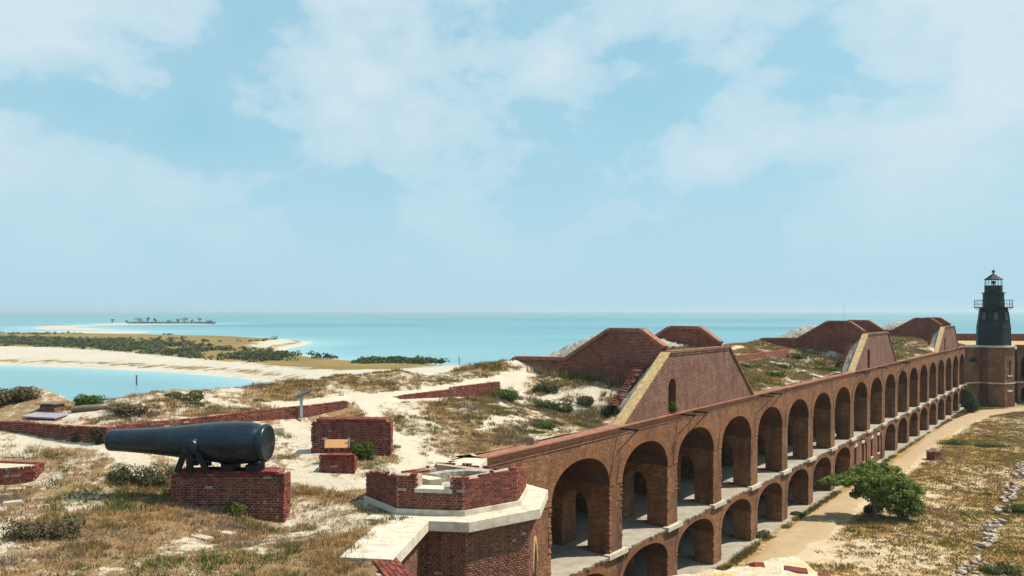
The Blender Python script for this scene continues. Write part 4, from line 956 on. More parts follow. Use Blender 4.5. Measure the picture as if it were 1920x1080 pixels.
# ------------------------------------------------------------------ cannon
cn = empty('cannon', (-9.05, CY, 11.45), math.radians(-6), label='huge black smoothbore cannon resting on the crumbling brick block', cat='cannon')
LEN = 4.66; x0 = -2.30
prof = [(0, -.0), (.17, .0), (.185, -.02), (.26, -.02), (.296, 0.01), (.302, .05), (.310, .35), (.335, .8), (.368, 1.3), (.41, 1.8), (.452, 2.2), (.497, 2.6), (.535, 2.95), (.566, 3.3), (.582, 3.62), (.584, 3.9), (.568, 4.13), (.535, 4.30), (.495, 4.40), (.478, 4.435)]
o = MB().lathe([(r, x0+h) for r, h in prof], 56, 'x').build('barrel', 'cannon_paint', cn); smooth_by_angle(bpy.context.scene.objects[o.name], 50)
bm = bmesh.new(); bm.from_mesh(o.data); bmesh.ops.remove_doubles(bm, verts=bm.verts, dist=1e-4); bmesh.ops.recalc_face_normals(bm, faces=bm.faces); bm.to_mesh(o.data); bm.free(); smooth_by_angle(o, 50)
def smoothed(o, deg=45):
    bm = bmesh.new(); bm.from_mesh(o.data); bmesh.ops.remove_doubles(bm, verts=bm.verts, dist=1e-4); bmesh.ops.recalc_face_normals(bm, faces=bm.faces); bm.to_mesh(o.data); bm.free(); smooth_by_angle(o, deg); return o
br = smoothed(MB().lathe([(.478, x0+4.425), (.505, x0+4.455), (.522, x0+4.50), (.525, x0+4.57), (.505, x0+4.615), (.46, x0+4.635), (.40, x0+4.625), (.30, x0+4.645), (.15, x0+4.66), (0, x0+4.662)], 56, 'x').build('breech_plate', 'cannon_paint', cn))
for k in range(15):
    a = math.radians(-78+k*156/14+0); r = .432
    MB().lathe([(.036, 0), (.036, .012), (0, .012)], 8, 'x', (x0+4.62, r*math.cos(a+0)*.99, r*math.sin(a))).build('ratchet_notch', 'iron', br)
for sy in (-1, 1):
    tr_ = smoothed(MB().lathe([(.225, 0), (.225, .13), (.205, .15), (.20, .19), (.17, .205), (0, .20)], 24, 'y', (0, 0, 0)).build('trunnion', 'cannon_paint', cn, loc=(.33, sy*.40, -.06), rz=0 if sy > 0 else PI))
    smoothed(MB().tube([(.33+.235*math.cos(a), sy*(.445+.055*math.sin(a)), -.06+.235*math.sin(a)) for a in np.linspace(-.3, PI+.3, 15)], .03, 8).build('trunnion_hood', 'cannon_paint', cn))
cs = empty('cannon_stand', (-9.05, CY, 10.69), math.radians(-6), label='black iron trestle holding the cannon by its trunnions', cat='stand')
for sy in (-1, 1):
    yy = sy*.33
    yo = sy*.62 if False else sy*.30
    for dx0, dx1, xt in ((-.46, -.24, .20), (.42, .66, .46)):
        MB().slabprism([(.33+dx0, 0), (.33+dx1-.05, 0), (xt+.08, .66), (xt-.08, .66)], sy*.50-.04, sy*.50+.04).build('leg', 'iron', cs)
    MB().box(.24, .42, sy*.52-.04, sy*.52+.04, 0, .6).build('leg', 'iron', cs)
    smoothed(MB().lathe([(.0, 0), (.16, 0), (.16, .10), (0, .10)], 20, 'y', (.33, sy*.53-.05, .70)).build('bearing', 'iron', cs))
for x in (1.25, 1.95): MB().box(x-.17, x+.17, -.26, .26, .0, .19).build('breech_chock', 'iron', cs)
MB().tube([(.5, 0, .04), (2.0, 0, .04)], .04, 6).build('tie_bar', 'iron', cs)

# ------------------------------------------------------------------ small things on the roof
x, y, z = at_ground(565, 770); sg = empty('wayside_sign', (x, y, z), .35, label='dark tilted wayside sign on a grey metal post by the low brick wall', cat='sign')
MB().box(-.055, .055, -.035, .035, -.1, .84).build('post', 'sign_post', sg)
pn = MB().box(-.29, .29, -.2, .2, -.025, .025).build('panel', 'sign_dark', sg, loc=(0, 0, .88)); pn.rotation_euler = (.05, -.38, .15)
x, y = at(631, 868, 10.1); z = zt1(x, y); rp = empty('reading_panel', (x, 26.35, z-.03), 0, label='tan slanted reading panel between two posts behind the small brick pier', cat='sign')
for sx in (-1, 1): MB().box(sx*.39-.022, sx*.39+.022, -.02, .03, .56, .86).build('side_bracket', 'pale_stone', rp); MB().box(sx*.17-.03, sx*.17+.03, -.02, .04, 0, .6).build('leg', 'shutter', rp)
pn = MB().box(-.37, .37, -.17, .17, -.02, .02).build('board', 'tan_board', rp, loc=(0, .0, .68)); pn.rotation_euler = (.75, 0, 0)
x, y, z = at_ground(512, 808); o = MB().box(-.36, .36, -.26, .26, -.15, .13).build('stone_block', 'pale_stone', None, loc=(x, y, zt1(x, y)), rz=.35); bevel(o, .02); tag(o, 'flat pale stone block on the sand behind the cannon breech', 'stone')
x, y = at(70, 788, 11.36); o = MB().box(-.72, .72, -.30, .30, -.03, .02).build('metal_panel', 'sheet_metal', None, loc=(x, y+.45, 11.47), rz=-.28); o.rotation_euler = (.12, 0, -.28); tag(o, 'flat grey metal panel lying behind the low brick wall', 'panel')
x, y = at(88, 773, 11.5); z = zt1(x, y); ru = empty('brick_hatch', (x, y, z), -.2, label='ruined little brick hatch with an overhanging slab in the sand', cat='ruin')
ru.scale = (.72, .72, .62); MB().box(-.42, .42, 0, .7, -.2, .40).build('brick_base', 'gable_brick', ru); bevel(MB().box(-.55, .52, -.15, .9, .47, .53).build('cover_slab', 'old_wood', ru), .01); MB().box(-.4, -.15, .05, .6, .40, .47).build('prop_brick', 'red_brick', ru); MB().box(.2, .42, .1, .6, .40, .47).build('prop_brick', 'red_brick', ru)
x, y = at(168, 771, 11.55); o = smoothed(MB().tube([(-.6, 0, .05), (-.2, .02, .09), (.3, 0, .12), (.75, -.03, .1)], [.10, .12, .11, .07], 8).build('timber', 'old_wood', None, loc=(x, y, zt1(x, y)), rz=.1)); tag(o, 'grey weathered timber half buried in the sand', 'timber')
# broken brick corner at the left edge
x1, y1 = at(62, 912, 9.9); bc = empty('brick_corner', (x1, y1, 9.8), 0, label='broken low brick corner wall filled with sand at the left edge', cat='ruin'); bl = []
pc = [(x1-.75, y1-1.15), (x1-.42, y1-.28), (x1, y1), (x1-.10, y1+.45)]
pc = [(x1-1.55, y1-.55), (x1-.55, y1-.18), (x1-.02, y1+.12), (x1-.10, y1+.75), (x1-3.2, y1+1.35), (x1-3.4, y1+.4)]
for a, c in ((0, 1), (1, 2), (2, 3)):
    a, c = Vector(pc[a]), Vector(pc[c]); u_ = (c-a).normalized(); bl += courses(a, u_, (u_.y, -u_.x), (c-a).length, 9.6, lambda x: 10.52, ragged=.05, miss=.02, decay=.5)
MB().prism([(p[0]-x1, p[1]-y1) for p in [(q[0]-.03, q[1]+.03) for q in pc]], -.3, .62).build('sand_fill', 'concrete', bc)
lay(bc, bl, limit=220)
o = MB().box(-3.0, 0, -.12, .12, 0, .07).build('brick_edging', 'cap_brick', bc, loc=(-.12, .75, .62), rz=-.19)
for px, py, lab in ((8, 925, 'pale slab tilted in the middle of the pile under the broken brick corner'), (24, 936, 'pale slab lowest on the sand under the broken brick corner'), (5, 950, 'pale slab at the very left edge below the broken brick corner'), (30, 918, 'pale slab closest to the brick face of the broken corner')):
    x, y = at(px, py, 9.95); o = MB().box(-.22, .22, -.12, .12, -.05, .05).build('loose_stone', 'pale_stone', None, loc=(x, y, zt1(x, y)+.03), rz=random.uniform(-1, 1)); bevel(o, .02); tag(o, lab, 'stone')
for i, (px, py, w, r, lab) in enumerate(((365, 1004, .7, -.55, 'longest buried pale slab in the foreground grass'), (420, 998, .42, -.5, 'short buried pale slab right of the longest slab'), (25, 856, .5, .1, 'pale slab on top of the broken brick corner'))):
    x, y, z = at_ground(px, py); o = MB().box(-w*.8, w*.8, -.11, .11, -.1, .0).build('buried_slab', 'pale_stone', None, loc=(x, y, zt1(x, y)+.02), rz=r); bevel(o, .02); tag(o, lab, 'stone')

# ------------------------------------------------------------------ things on the parade ground
x, y = at(1751, 861, 0); wl = empty('brick_cistern_head', (x, y, 0), .4, label='small square brick cistern head beside the sandy path', cat='cistern')
MB().box(-.48, .48, -.48, .48, -.1, .75).build('brick_body', 'red_brick', wl); MB().box(-.53, .53, -.53, .53, .75, .86).build('rim', 'red_brick', wl); o = MB().box(-.42, .5, -.3, .3, .95, 1.02).build('lid', 'old_wood', wl); o.rotation_euler = (0, -.35, 0)
FN = [at(1925, 868, 0), at(1908, 890, 0), at(1893, 935, 0), at(1878, 962, 0), at(1862, 1000, 0), at(1845, 1035, 0), at(1815, 1072, 0), at(1790, 1100, 0)]
fw = empty('foundation_wall', (*at(1845, 1035, 0), 0), 0, label='ruined low stone foundation line crossing the dry parade ground', cat='ruin')
P = dens_line(FN, 130); stones = []
for i in range(6):
    bm = bmesh.new(); bmesh.ops.create_icosphere(bm, subdivisions=1, radius=.5)
    for v in bm.verts: v.co = Vector((v.co.x, v.co.y, v.co.z))*random.uniform(.72, 1.2); v.co.z = max(-.4, min(.34, v.co.z))
    me = bpy.data.meshes.new('stone'); bm.to_mesh(me); bm.free(); me.materials.append(MATS['rock' if i % 6 else 'pale_stone']); stones.append(me)
for i, (x, y) in enumerate(P):
    ss_, _ = st(x, y)
    if vnoise(np.array(i*.13), np.array(0.), 5) < .40: continue
    for k in range(2):
        o = bpy.data.objects.new('stone', stones[random.randrange(6)]); COL.objects.link(o); o.parent = fw
        o.location = (x-fw.location.x+random.uniform(-.45, .45), y-fw.location.y+random.uniform(-.35, .35), random.uniform(.0, .28)); q = random.uniform(.25, .62); o.scale = (q*1.2, q*.8, q*.7); o.rotation_euler = (random.gauss(0, .2), random.gauss(0, .2), random.uniform(0, 6))
x, y = at(1799, 770, 0); sg2 = empty('marker_sign', (x, y, 0), .3, label='small white marker sign at the foot of the last arches', cat='sign'); MB().box(-.03, .03, -.03, .03, 0, 1.0).build('post', 'sign_post', sg2); MB().box(-.22, .22, -.05, -.03, .65, 1.0).build('plate', 'coping_stone', sg2)
x, y = at(256, 722, SEA); pl = empty('mooring_pile', (x, y, SEA), 0, label='lone weathered pile standing in the lagoon', cat='pile'); smoothed(MB().tube([(0, 0, -1), (.03, 0, 1), (.0, 0, 2.1)], .17, 10).build('shaft', 'old_wood', pl)); MB().box(-.25, .25, -.2, .2, 2.1, 2.2).build('cap', 'sign_post', pl)
x, y = at(861, 689, SEA); pl = empty('channel_marker', (x, y, SEA), 0, label='thin post in the shallows beyond the parapet bushes', cat='post'); MB().tube([(0, 0, -1), (0, 0, 2.9)], .12, 8).build('shaft', 'old_wood', pl); MB().box(-.2, .2, -.2, .2, 2.9, 3.05).build('cap', 'sign_post', pl)
x, y = at(1583, 600, SEA); pl = empty('day_mast', (x, y, SEA), 0, label='thin distant lattice mast standing in the open sea', cat='mast'); MB().tube([(0, 0, -1), (0, 0, 30)], [.3, .16], 6).build('shaft', 'sign_post', pl); MB().box(-.5, .5, -.2, .2, 27, 30).build('topmark', 'sign_post', pl)

# ================================================================== vegetation
DRY = [(.46, .30, .135), (.40, .24, .095), (.31, .195, .095), (.25, .17, .105)]
OLV = [(.19, .165, .06), (.15, .14, .05), (.13, .13, .045)]; GRN = [(.085, .135, .03), (.06, .10, .028), (.11, .15, .035)]; GREY = [(.24, .20, .16), (.19, .155, .13)]
GOLD = [(.44, .29, .105), (.38, .24, .08), (.31, .20, .085), (.27, .18, .09)]
def tufts(name, pts, zs, h, r, nb, pal_idx, label, cat, width=.018, spread=1.0, DRY=DRY):
    """grass clumps as one object: pts (n,2), h/r per tuft arrays, nb blades each"""
    n = len(pts); P = np.repeat(np.arange(n), nb); m_ = len(P)
    a = RNG.uniform(0, 2*PI, m_); rr = np.sqrt(RNG.uniform(0, 1, m_))*r[P]
    bx = pts[P, 0]+rr*np.cos(a); by = pts[P, 1]+rr*np.sin(a); bz = zs[P]-.02
    ln = h[P]*RNG.uniform(.55, 1.1, m_)*(1-.45*(rr/r[P])**2); a2 = a+RNG.normal(0, .9, m_); lean = RNG.uniform(.15, .95, m_)*spread
    tx = bx+ln*lean*np.cos(a2); ty = by+ln*lean*np.sin(a2); tz = bz+ln*np.sqrt(np.maximum(.08, 1-(lean*.8)**2))
    pa = RNG.uniform(0, 2*PI, m_); w = width*RNG.uniform(.6, 1.5, m_)
    V = np.empty((m_, 3, 3)); V[:, 0] = np.stack([bx-w*np.cos(pa), by-w*np.sin(pa), bz], 1); V[:, 1] = np.stack([bx+w*np.cos(pa), by+w*np.sin(pa), bz], 1); V[:, 2] = np.stack([tx, ty, tz], 1)
    pals = [np.array(DRY), np.array(OLV), np.array(GRN), np.array(GREY)]
    C = np.empty((m_, 4)); C[:, 3] = 1
    for k in range(4):
        s_ = pal_idx[P] == k
        if s_.any(): C[s_, :3] = pals[k][RNG.integers(0, len(pals[k]), s_.sum())]
    alt = RNG.random(m_) < .16; C[alt, :3] = np.array(DRY)[RNG.integers(0, 4, alt.sum())]
    C[:, :3] *= RNG.uniform(.75, 1.2, (m_, 1)); CC = np.repeat(C, 3, axis=0)
    me = raw_mesh(name, V.reshape(-1, 3), np.arange(m_*3).reshape(-1, 3)); ca = me.color_attributes.new('Col', 'FLOAT_COLOR', 'POINT'); ca.data.foreach_set('color', CC.astype(np.float32).ravel())
    me.materials.append(MATS['foliage']); o = put(name, me); return tag(o, label, cat, kind='stuff')
def scatter_roof(n, smin, smax, tmin, tmax, thr, rnd):
    s = rnd.uniform(smin, smax, n); t_ = rnd.uniform(tmin, tmax, n); x = O1.x+D.x*s-NV.x*t_; y = O1.y+D.y*s-NV.y*t_
    od = np.max([(x-C1.x)*math.cos(B1+k*PI/4)+(y-C1.y)*math.sin(B1+k*PI/4) for k in range(8)], axis=0); gd = (x-C1.x)*gx+(y-C1.y)*gy_g; cd = (x-E2.x)*n2v.x+(y-E2.y)*n2v.y
    ok = np.where(s > 22, t_ > .55, ((gd < -.95) | ((x-C1.x)*-math.sin(B1)+(y-C1.y)*math.cos(B1) < -6.3)) & ((cd < -.55) | (y > 17.7))) & (od > 2.45) & (crest_out(x, y) < 1.0)
    for s1 in (39.2, 81.8, 124.4):
        ok &= ~((s > s1-.35) & (s < s1+TW+.1) & (t_ < 12)); zt_ = (s-(s1+TL)) ; ok &= ~((s > s1+TL-.1) & (s < s1+.4) & (t_ < 1.5)); ok &= ~((s > s1+TW-.2) & (s < s1+TR+.2) & (t_ < .7))
    ok &= np.abs(bw_side(x, y)+.2) > .34
    for a, b_, c, d in ((-9.5, -6.15, 21.85, 22.75), (-6.95, -4.1, 27.25, 28.1), (-6.2, -4.95, 25.25, 26.0)): ok &= ~((x > a) & (x < b_) & (y > c) & (y < d))
    ok &= ~((x < x1+.05) & (x > x1-3.3) & (y > y1-.6) & (y < y1+1.3))
    cv = cover(x, y)+.55*(rnd.random(n)-.5)+.5*(fbm(x*1.4, y*1.4, 91, 3)-.5); ok &= cv > thr
    return x[ok], y[ok], cover(x, y)[ok]
gy_g = math.sin(B1)
x1, y1 = at(62, 912, 9.9)
def pal(x, y, gain=1.0):
    f = fbm(x*.28, y*.28, 95, 4); g = fbm(x*.5+40, y*.5, 97, 3); k = np.zeros(len(x), int); r = RNG.random(len(x))
    k[(f > .50) & (r < .62)] = 1; k[(g > .63) & (r < .75*gain)] = 2; k[(g < .40) & (r < .6)] = 3; return k
# near tufts, then coarser ones along the rampart
x, y, cv = scatter_roof(44000, -16, 38, -16, 11.3, .54, RNG); ns = len(x); sel = (y > 14.5) & (x > -24)
x, y, cv = x[sel], y[sel], cv[sel]; ns = len(x)
tufts('dry_grass', np.stack([x, y], 1), ztop(x, y), RNG.uniform(.06, .19, ns)*(.5+.6*cv+1.3*np.clip(fbm(x*.8, y*.8, 131, 3)-.42, 0, 1)*2), RNG.uniform(.10, .30, ns), 34, pal(x, y), 'dry tan and olive grass tufts over the sandy fort roof', 'grass', .011, 1.0)
x, y, cv = scatter_roof(15000, 36, 146, .6, 11.3, .52, RNG); ns = len(x)
tufts('rampart_grass', np.stack([x, y], 1), ztop(x, y), RNG.uniform(.14, .32, ns), RNG.uniform(.2, .5, ns), 22, pal(x, y), 'golden dry grass along the rampart between the magazine mounds', 'grass', .03, 1.0, GOLD)
# rounded clumps, each of one kind of plant
def clumps_on_roof(name, ncl, smin, smax, tmin, tmax, rad, hgt, per, nb, width, label, thr=.30):
    cx_, cy_, cv = scatter_roof(ncl*3, smin, smax, tmin, tmax, thr, RNG); cx_, cy_ = cx_[:ncl], cy_[:ncl]; m_ = len(cx_)
    R_c = RNG.uniform(.45, 1.25, m_)*rad; k = RNG.choice(4, m_, p=[.20, .40, .17, .23]); I = np.repeat(np.arange(m_), per); a = RNG.uniform(0, 2*PI, len(I)); q = np.sqrt(RNG.uniform(0, 1, len(I)))
    x = cx_[I]+1.3*R_c[I]*q*np.cos(a); y = cy_[I]+.8*R_c[I]*q*np.sin(a); h = hgt*R_c[I]/rad*(1.05-.75*q**2)*RNG.uniform(.8, 1.15, len(I))
    tufts(name, np.stack([x, y], 1), ztop(x, y), h, RNG.uniform(.10, .22, len(I))*max(1, rad/.55), nb, k[I], label, 'grass', width, .75)
clumps_on_roof('clump_grass', 230, -14, 38, -15, 10.5, .52, .27, 16, 26, .011, 'rounded olive and brown plant clumps dotted over the sandy roof')
clumps_on_roof('sand_slope_clumps', 55, 26, 39, .8, 7, .60, .36, 18, 26, .014, 'rounded clumps on the white sand slope before the nearest mound', thr=.12)
clumps_on_roof('rampart_clumps', 150, 48, 142, .8, 10, .8, .36, 12, 22, .028, 'rounded clumps along the far rampart')
# parade ground grass
n = 46000; s = RNG.uniform(30, 146, n); t_ = RNG.uniform(-40, -.8, n); x = O1.x+D.x*s-NV.x*t_; y = O1.y+D.y*s-NV.y*t_
ok = (pcover(x, y)+.5*(RNG.random(n)-.5) > .52) & (seg_dist(x, y, mid) > 1.75) & (x/y < .72); ok |= (t_ > -3.4) & (RNG.random(n) < .8) & (seg_dist(x, y, mid) > 1.6)
x, y, t_ = x[ok], y[ok], t_[ok]; ns = len(x); k = pal(x, y, .8); k[(t_ > -2.6) & (RNG.random(ns) < .7)] = 2
tufts('parade_grass', np.stack([x, y], 1), 0*x, RNG.uniform(.10, .26, ns), RNG.uniform(.2, .55, ns), 18, k, 'dry golden and green grass on the parade ground', 'grass', .035, 1.0, GOLD)

n = 5200; s = RNG.uniform(30, 141, n); t_ = -.42-RNG.random(n)**1.3*1.1; x = O1.x+D.x*s-NV.x*t_; y = O1.y+D.y*s-NV.y*t_; ok = (seg_dist(x, y, mid) > 1.35) & (fbm(s*.35, t_*.8, 141, 3) > .36); x, y = x[ok], y[ok]; ns = len(x)
tufts('wall_foot_weeds', np.stack([x, y], 1), 0*x, RNG.uniform(.12, .42, ns), RNG.uniform(.15, .35, ns), 16, RNG.choice(4, ns, p=[.2, .3, .4, .1]), 'strip of green and brown weeds along the foot of the arcade', 'weeds', .022, .8)
def leaf_cloud(name, lobes, n, size, cols, parent, seed=0, flat=.0, dark=.6):
    """leaf-sized faces through ellipsoid lobes (cx,cy,cz,rx,ry,rz)"""
    r = np.random.default_rng(seed); w = np.array([l[3]*l[4]*l[5] for l in lobes])**.75; w /= w.sum(); li = r.choice(len(lobes), n, p=w); L = np.array(lobes)[li]
    d = r.normal(size=(n, 3)); d /= np.linalg.norm(d, axis=1)[:, None]; rad = r.uniform(.35, 1.0, n)**.5
    # clumping inside the lobes
    P = L[:, :3]+d*rad[:, None]*L[:, 3:6]
    cl = fbm(P[:, 0]*1.9/size*.09+P[:, 2]*1.3/size*.09, P[:, 1]*1.9/size*.09-P[:, 2]*.8/size*.09, seed, 3); keep = cl > r.uniform(.25, .52, n); P = P[keep]; d = d[keep]; cl = cl[keep]; n = len(P)
    nrm = d+r.normal(0, .7, (n, 3)); nrm[:, 2] += .5; nrm /= np.linalg.norm(nrm, axis=1)[:, None]
    a = np.cross(nrm, r.normal(size=(n, 3))); a /= np.linalg.norm(a, axis=1)[:, None]; b_ = np.cross(nrm, a); s_ = size*r.uniform(.6, 1.3, n)[:, None]
    V = np.stack([P-a*s_, P-b_*s_*.5, P+a*s_, P+b_*s_*.5], 1)
    C = np.array(cols)[r.integers(0, len(cols), n)]*r.uniform(.75, 1.25, (n, 1)); C = np.repeat(np.c_[C, np.ones(n)], 4, axis=0)
    me = raw_mesh(name, V.reshape(-1, 3), np.arange(n*4).reshape(-1, 4)); ca = me.color_attributes.new('Col', 'FLOAT_COLOR', 'POINT'); ca.data.foreach_set('color', C.astype(np.float32).ravel()); me.materials.append(MATS['foliage'])
    return put(name, me, parent)
# spreading tree on the parade ground
x, y = at(1640, 972, 0); tr0 = empty('tree', (x, y, 0), 0, label='spreading green tree beside the sandy path', cat='tree')
tk = MB(); limbs = [[(0, 0, -.1), (.02, 0, .6), (-.08, .05, 1.3), (-.5, .1, 1.9), (-1.3, .1, 2.35), (-2.3, 0, 2.7)], [(-.05, .02, 1.1), (.35, .2, 1.8), (.9, .3, 2.5), (1.4, .2, 3.0)], [(0, 0, 1.0), (-.1, -.3, 1.9), (.1, -.5, 2.7), (.2, -.6, 3.2)], [(.0, .1, .5), (.8, .1, .9), (1.7, 0, 1.2), (2.4, -.2, 1.5)], [(-.5, .1, 1.9), (-.8, .6, 2.6), (-.9, 1.0, 3.1)], [(.9, .3, 2.5), (1.8, .5, 2.6), (2.6, .3, 2.4)]]
for i, l in enumerate(limbs): r0 = .20 if i == 0 else .11; tk.tube(l, [r0*(1-.78*j/(len(l)-1)) for j in range(len(l))], 7)
smoothed(tk.build('trunk', 'bark', tr0))
lob = [(-.1, 0, 3.15, 1.5, 1.6, .62), (1.0, .2, 2.95, 1.4, 1.5, .75), (-1.6, 0, 2.9, 1.2, 1.2, .48), (-2.75, -.1, 2.85, .95, .8, .34), (-3.4, 0, 2.65, .45, .5, .22), (2.2, 0, 2.2, 1.0, 1.1, .8), (2.9, -.2, 1.5, .75, .8, .75), (2.6, -.5, .75, .7, .7, .6), (1.9, -.4, .5, .5, .5, .45), (.3, -.7, 2.45, .9, .7, .5), (-1.0, -.5, 2.35, .7, .6, .3), (.3, .5, 3.55, 1.0, .9, .32), (-.9, .2, 3.4, .8, .8, .3), (1.0, -.2, 1.9, 1.5, 1.3, .75), (-.5, -.4, 2.3, 1.1, 1.0, .5), (2.2, -.3, 1.2, 1.0, .9, .8), (.9, .2, 3.6, .7, .8, .35), (-.6, .2, 1.9, .9, .9, .45), (.6, .5, 1.5, 1.2, .9, .6), (1.5, -.4, .9, .9, .8, .6), (-.2, .6, 3.75, .6, .6, .28)]
rt = random.Random(4); clumps = []
for (lx, ly, lz, ax, ay, az) in lob:
    for _ in range(int(4+7*ax*ay)):
        v = Vector((rt.gauss(0, 1), rt.gauss(0, 1), rt.gauss(0, 1)+.35)).normalized(); q = rt.uniform(.6, 1.12); c0 = rt.uniform(.20, .42); clumps.append((lx+v.x*ax*q, ly+v.y*ay*q, lz+v.z*az*q, c0, c0, c0*.62))
leaf_cloud('crown', clumps+lob+clumps, 40000, .105, [(.16, .22, .04), (.12, .18, .035), (.20, .25, .05), (.25, .27, .055), (.07, .11, .028)], tr0, 5)
leaf_cloud('crown_yellow_sprigs', [(.6, .1, 3.4, 1.6, 1.3, .35), (1.8, 0, 2.9, .8, .9, .5)], 260, .07, [(.30, .24, .04), (.24, .2, .04)], tr0, 6)
def bush(name, px, py, z, w, h, n, size, cols, label, cat='bush', seed=1, group=None, lob=None, zz=None):
    x, y, z0 = at_ground(px, py, z) if zz is None else (*at(px, py, z), zz); b_ = empty(name, (x, y, z0), 0, label=label, cat=cat, group=group)
    r = random.Random(seed); lobes = lob or [(r.uniform(-.6, .6)*w, r.uniform(-.3, .3)*w, h*r.uniform(.25, .55), w*r.uniform(.35, .55), w*r.uniform(.3, .45), h*r.uniform(.3, .48)) for _ in range(7)]
    lobes = lobes+[(l[0]*1.15, l[1]*1.15, h*.12, l[3]*.8, l[4]*.8, h*.2) for l in lobes[:5]]
    leaf_cloud('foliage', lobes, int(n*1.35), size, cols, b_, seed)
    st_ = MB()
    for i in range(6): a = r.uniform(0, 6.28); st_.tube([(0, 0, -.05), (math.cos(a)*w*.25, math.sin(a)*w*.2, h*.35), (math.cos(a)*w*.5, math.sin(a)*w*.35, h*.7)], [.02, .014, .005], 4)
    st_.build('stems', 'bark', b_); return b_
DG = [(.04, .06, .024), (.06, .08, .03), (.085, .085, .04), (.10, .085, .045)]; LG = [(.07, .12, .025), (.10, .15, .03), (.05, .085, .02)]; BR = [(.15, .115, .07), (.12, .095, .06), (.10, .095, .045)]
x, y = at(1817, 774, 0); fb = empty('bush_tree', (x, y, 0), 0, label='tall rounded dark green bush at the end of the arcade', cat='tree'); leaf_cloud('crown', [(0, 0, 1.9, 1.1, 1.1, 1.7), (.5, 0, 1.2, .9, .9, 1.2), (-.3, 0, 2.9, .7, .7, .9)], 3500, .12, DG[:2]+LG[:1], fb, 8); MB().tube([(0, 0, 0), (0, 0, 2.2)], [.15, .05], 6).build('trunk', 'bark', fb)
bush('shrub', 255, 906, 9.98, 1.0, .62, 5200, .035, DG, 'dark bushy shrub left of the brick block under the cannon', seed=11)
bush('shrub', 300, 912, 9.95, .6, .42, 2200, .035, DG+BR, 'smaller olive shrub touching the brick block under the cannon', seed=12)
bush('shrub', 680, 862, 10.1, .42, .62, 2600, .032, LG, 'leafy green shrub between the tall brick block and its small pier', seed=13)
bush('shrub', 440, 965, 9.7, .32, .42, 1300, .028, [(.15, .18, .04), (.10, .14, .03)], 'bright green weed at the foot of the crumbling brick block', seed=14)
bush('shrub', 935, 748, 10.9, 1.1, .55, 3600, .05, LG, 'broad green shrub at the end of the low brick wall', seed=15)
bush('shrub', 148, 828, 10.7, .3, .45, 900, .035, LG, 'small green weed below the low brick wall', seed=16)
bush('shrub', 182, 832, 10.6, .3, .6, 900, .035, LG+DG, 'green weed beside the cannon muzzle', seed=17)
bush('shrub', 170, 760, 11.7, .7, .45, 1900, .045, LG, 'green dune shrub on the parapet crest above the timber', seed=18)
bush('shrub', 22, 756, 11.7, 1.0, .7, 3600, .05, BR, 'brown dry thicket on the parapet crest at the left edge', seed=19)
bush('shrub', 345, 750, 11.7, .8, .42, 1900, .045, BR+LG, 'low brown and green shrub on the parapet right of the lagoon pile', seed=20)
bush('shrub', 240, 775, 11.5, 1.0, .42, 2200, .045, BR, 'wide brown shrub behind the low wall above the cannon muzzle', seed=21)
bush('shrub', 130, 745, 11.8, .6, .4, 1500, .045, DG+BR, 'dark low shrub on the crest below the lagoon', seed=22)
bush('shrub', 85, 985+20, 9.75, .9, .45, 2800, .04, BR, 'grey-brown dead shrub in the bare sand at lower left', seed=23)
bush('shrub', 330, 920+10, 9.85, .5, .25, 1200, .035, DG, 'low olive shrub at the left foot of the crumbling block', seed=24)
for i, (px, py, z, w, h, cols, lab) in enumerate(((1022, 735, 10.9, .8, .5, DG, 'dark green clump high on the sand slope near the first mound'), (1018, 765, 10.7, 1.1, .5, DG+LG, 'wide olive clump in the middle of the sand slope'), (1085, 755, 10.8, .9, .5, BR, 'brown clump right of the wide olive clump'), (1060, 772, 10.6, .5, .32, LG+DG, 'small green clump below the brown clump'), (1150, 775, 10.5, .8, .55, DG, 'dark clump against the tan coping of the first mound'), (1022, 803, 10.2, .7, .3, LG, 'bright green low clump nearest the arcade edge'), (1140, 738, 10.9, .6, .3, BR+DG, 'brown clump under the weeds of the first mound'))):
    bush('shrub', px, py, z, w, h, 2200, .045, cols, lab, seed=40+i)
for i, (s, t_, w, h, cols, lab) in enumerate(((62, 2.2, 1.0, .45, LG, 'green clump on the rampart close to the first mound'), (68, 3.4, 1.3, .4, LG+DG, 'wide green clump on the rampart between first and second mounds'), (72, 1.4, 1.2, .4, LG, 'green clump by the rampart edge before the second mound'), (63, 5.2, 1.3, .35, LG, 'long low green clump higher on the rampart'), (77, 3.2, .9, .6, LG+DG, 'dark green clump beside the tan coping of the second mound'), (79, 6.0, 1.8, .6, DG, 'dark thicket at the foot of the second mound side wall'), (118, 5.4, 1.8, .6, DG+BR, 'brown thicket at the foot of the farthest mound'))):
    p = Wst(s, t_); b_ = empty('shrub', (p[0], p[1], zt1(*p)), 0, label=lab, cat='bush'); r = random.Random(60+i)
    leaf_cloud('foliage', [(r.uniform(-.7, .7)*w, r.uniform(-.3, .3)*w, h*.4, w*.5, w*.4, h*.5) for _ in range(6)], 1300, .07, cols, b_, 60+i)
